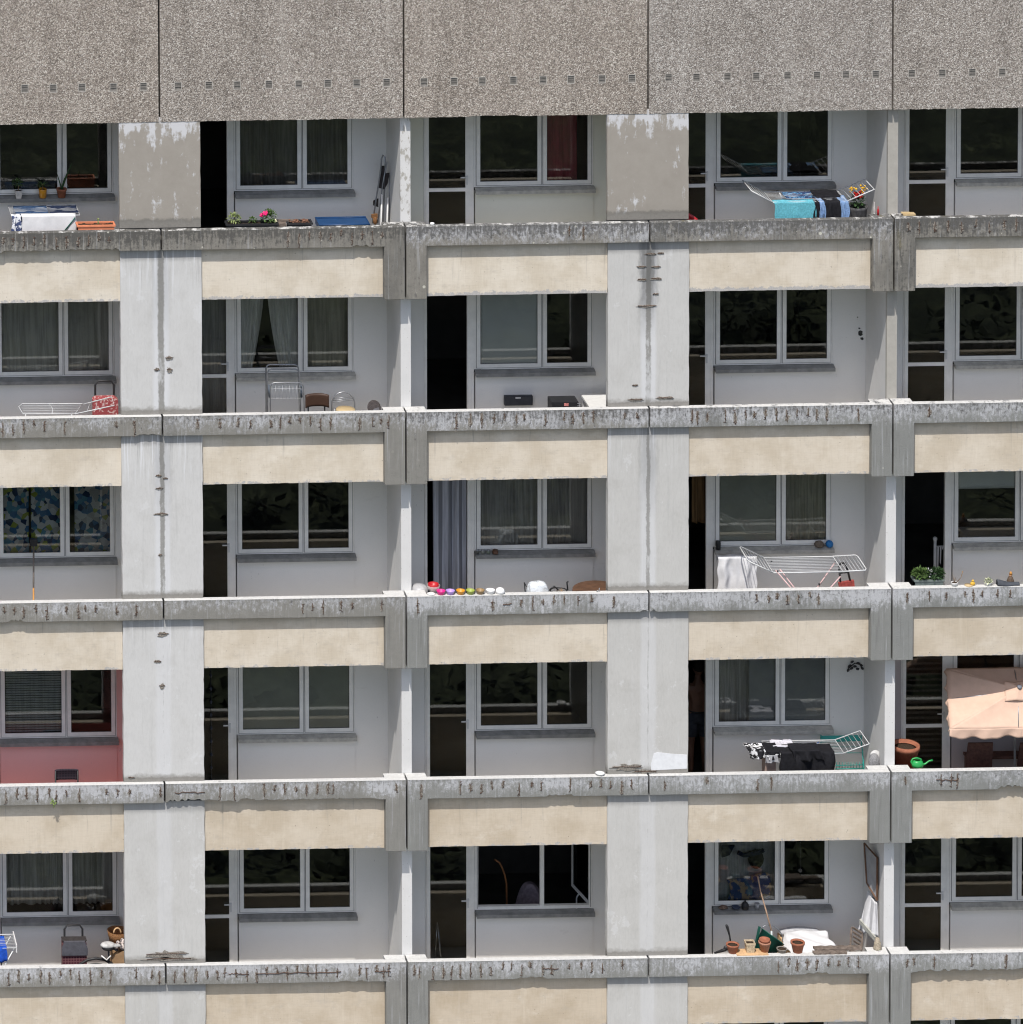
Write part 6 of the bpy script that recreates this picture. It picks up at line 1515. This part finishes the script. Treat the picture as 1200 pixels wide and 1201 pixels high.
tag(mb.build('driftwood', mat('stone_figure', (.34,.29,.22), .9, .4, 40), None, (q.x, .17, cz(4))), 'small gnarled stump on the coping at the foot of the white towel', 'stump')
# picture frame leaning high against the party wall
t = thing('picture_frame', at(1024, 1050, .9), 'brown wooden picture frame hanging tilted on the party wall', 'picture frame')
xw = JX[5]-.035; q = lambda x, y: None
def onwall(px, py, off):       # point on the left face of the party wall
    d = (at(px, py, 2)-at(px, py, 0)); p0 = at(px, py, 0); k = (xw-off-p0.x)/d.x; return p0+d*k
pa, pb, pc, pd = onwall(1014,989,.12), onwall(1029,1006,.03), onwall(1029,1056,.03), onwall(1017,1036,.12)
mb = MB()
for A, Bq in ((pa,pb),(pb,pc),(pc,pd),(pd,pa)): mb.tube([A, Bq], .016, 4, smooth=False)
mb.build('frame', m_woodb, t)
mb = MB(); mb.slab(pa, pb, pc, pd, .006); mb.build('picture', mat('faded_print', (.30,.30,.31), .5, .15, 6), t)

# ---------------- the person in the dark doorway
q = at(820, 906, 2.15); px_, py_, zf = q.x-.02, 2.15, fz(3)
J = {'pelvis':(0,0,.95),'belly':(0,-.01,1.08),'chest':(0,-.005,1.28),'neckb':(0,.005,1.45),'neck':(.005,.015,1.53),'head':(.012,.02,1.60),
 'shL':(-.19,.0,1.41),'elL':(-.245,.02,1.13),'wrL':(-.23,.10,.90),'shR':(.19,.0,1.41),'elR':(.30,.12,1.22),'wrR':(.36,.33,1.30),
 'hpL':(-.095,0,.90),'knL':(-.105,.01,.50),'anL':(-.11,-.02,.09),'hpR':(.095,0,.90),'knR':(.10,.03,.50),'anR':(.105,-.01,.09),'toL':(-.12,.15,.035),'toR':(.12,.16,.035),'hlL':(-.11,-.04,.05),'hlR':(.105,-.03,.05)}
RAD = {'pelvis':(.155,.115),'belly':(.14,.10),'chest':(.165,.115),'neckb':(.085,.075),'neck':(.055,.058),'head':(.058,.062),'shL':(.062,.062),'elL':(.043,.043),'wrL':(.029,.029),'shR':(.062,.062),'elR':(.043,.043),'wrR':(.029,.029),
 'hpL':(.098,.105),'knL':(.06,.062),'anL':(.04,.042),'hpR':(.098,.105),'knR':(.06,.062),'anR':(.04,.042),'toL':(.035,.025),'toR':(.035,.025),'hlL':(.036,.036),'hlR':(.036,.036)}
ED = [('pelvis','belly'),('belly','chest'),('chest','neckb'),('neckb','neck'),('neck','head'),('chest','shL'),('shL','elL'),('elL','wrL'),('chest','shR'),('shR','elR'),('elR','wrR'),
 ('pelvis','hpL'),('hpL','knL'),('knL','anL'),('anL','toL'),('anL','hlL'),('pelvis','hpR'),('hpR','knR'),('knR','anR'),('anR','toR'),('anR','hlR')]
for s, wr, dirs in (('L', Vector(J['wrL']), Vector((.02,.25,-1))), ('R', Vector(J['wrR']), Vector((.25,.9,.35)))):
    d = dirs.normalized(); side = d.cross(Vector((0,0,1)) if abs(d.z) < .9 else Vector((1,0,0))).normalized(); pm = wr+d*.07
    J['pm'+s] = tuple(pm); RAD['pm'+s] = (.034,.018); ED.append(('wr'+s, 'pm'+s))
    for k, (o_, l_) in enumerate(((-.030,.07),(-.010,.085),(.010,.08),(.030,.062))):
        a = pm+side*o_+d*.03; b = a+d*l_*.5; c = b+(d*.8+Vector((0,.3,-.3))).normalized()*l_*.5
        for nm, v in (('f%s%da' % (s,k), a), ('f%s%db' % (s,k), b), ('f%s%dc' % (s,k), c)): J[nm] = tuple(v); RAD[nm] = (.009,.009)
        ED += [('pm'+s, 'f%s%da' % (s,k)), ('f%s%da' % (s,k), 'f%s%db' % (s,k)), ('f%s%db' % (s,k), 'f%s%dc' % (s,k))]
    th = wr+d*.035+side*.035; th2 = th+d*.04+side*.02
    J['t'+s] = tuple(th); J['u'+s] = tuple(th2); RAD['t'+s] = (.011,.011); RAD['u'+s] = (.009,.009); ED += [('wr'+s, 't'+s), ('t'+s, 'u'+s)]
names = list(J); t = thing('person', (px_, py_, zf), 'bare-chested person in dark shorts standing in the dark doorway', 'person')
me = bpy.data.meshes.new('person_skeleton'); me.from_pydata([Vector(J[n]) for n in names], [(names.index(a), names.index(b)) for a, b in ED], [])
tmp = bpy.data.objects.new('body', me); C.objects.link(tmp)
sk = tmp.modifiers.new('skin', 'SKIN'); sk.use_smooth_shade = True
for i, n in enumerate(names):
    me.skin_vertices[0].data[i].radius = RAD[n]; me.skin_vertices[0].data[i].use_root = (n == 'pelvis')
ss = tmp.modifiers.new('sub', 'SUBSURF'); ss.levels = ss.render_levels = 1
dg = bpy.context.evaluated_depsgraph_get(); ev = tmp.evaluated_get(dg)
bm = bmesh.new(); bm.from_mesh(ev.to_mesh()); bpy.data.objects.remove(tmp)
hm = MB(); hm.bm.free(); hm.bm = bm
hd = Vector((.012, .03, 1.68))
hm.ball(hd, .077, .096, .118, 20); hm.ball(hd+Vector((0,.035,-.055)), .058, .062, .062, 14)     # skull and jaw
hm.ball(hd+Vector((0,.102,-.018)), .013, .02, .024, 8); hm.ball(hd+Vector((0,.088,-.062)), .024, .012, .010, 8)    # nose, lips
for s in (-1, 1): hm.ball(hd+Vector((s*.077,-.003,-.015)), .010, .022, .032, 8); hm.ball(hd+Vector((s*.03,.083,.012)), .013, .010, .010, 8)
bmesh.ops.translate(bm, verts=bm.verts, vec=Vector((px_, py_, zf)))
bmesh.ops.recalc_face_normals(bm, faces=bm.faces)
body = hm.build('body', mat('skin', (.20,.105,.070), .55, .12, 8, .4), t)
rm = body.modifiers.new('remesh', 'REMESH'); rm.mode = 'VOXEL'; rm.voxel_size = .0065; rm.use_smooth_shade = True
mb = MB(); c = Vector((px_, py_, zf)); mb.ball(c+hd+Vector((0,-.012,.028)), .088, .100, .105, 18, .03); mb.build('hair', mat('dark_hair', (.018,.013,.010), .7, .3, 60), body)
mb = MB()
mb.lathe([(.150,.0),(.165,-.02),(.178,-.10),(.18,-.16),(.175,-.16),(.16,-.1),(.14,.0)], c+Vector((0,0,1.02)), 28, sy=.80)
for s in (-1, 1): mb.lathe([(.118,.0),(.122,-.10),(.115,-.26),(.108,-.26),(.11,-.1),(.10,.0)], c+Vector((s*.098,.005,.90)), 22, sx=.86, sy=1.02)
mb.build('shorts', mat('slate_blue_shorts', (.045,.05,.065), .9, .2, 20), body)
mb = MB(); mb.lathe([(.155,0),(.157,.03),(.150,.03),(.148,0)], c+Vector((0,0,1.012)), 28, sy=.80); mb.build('waistband', m_black, body)
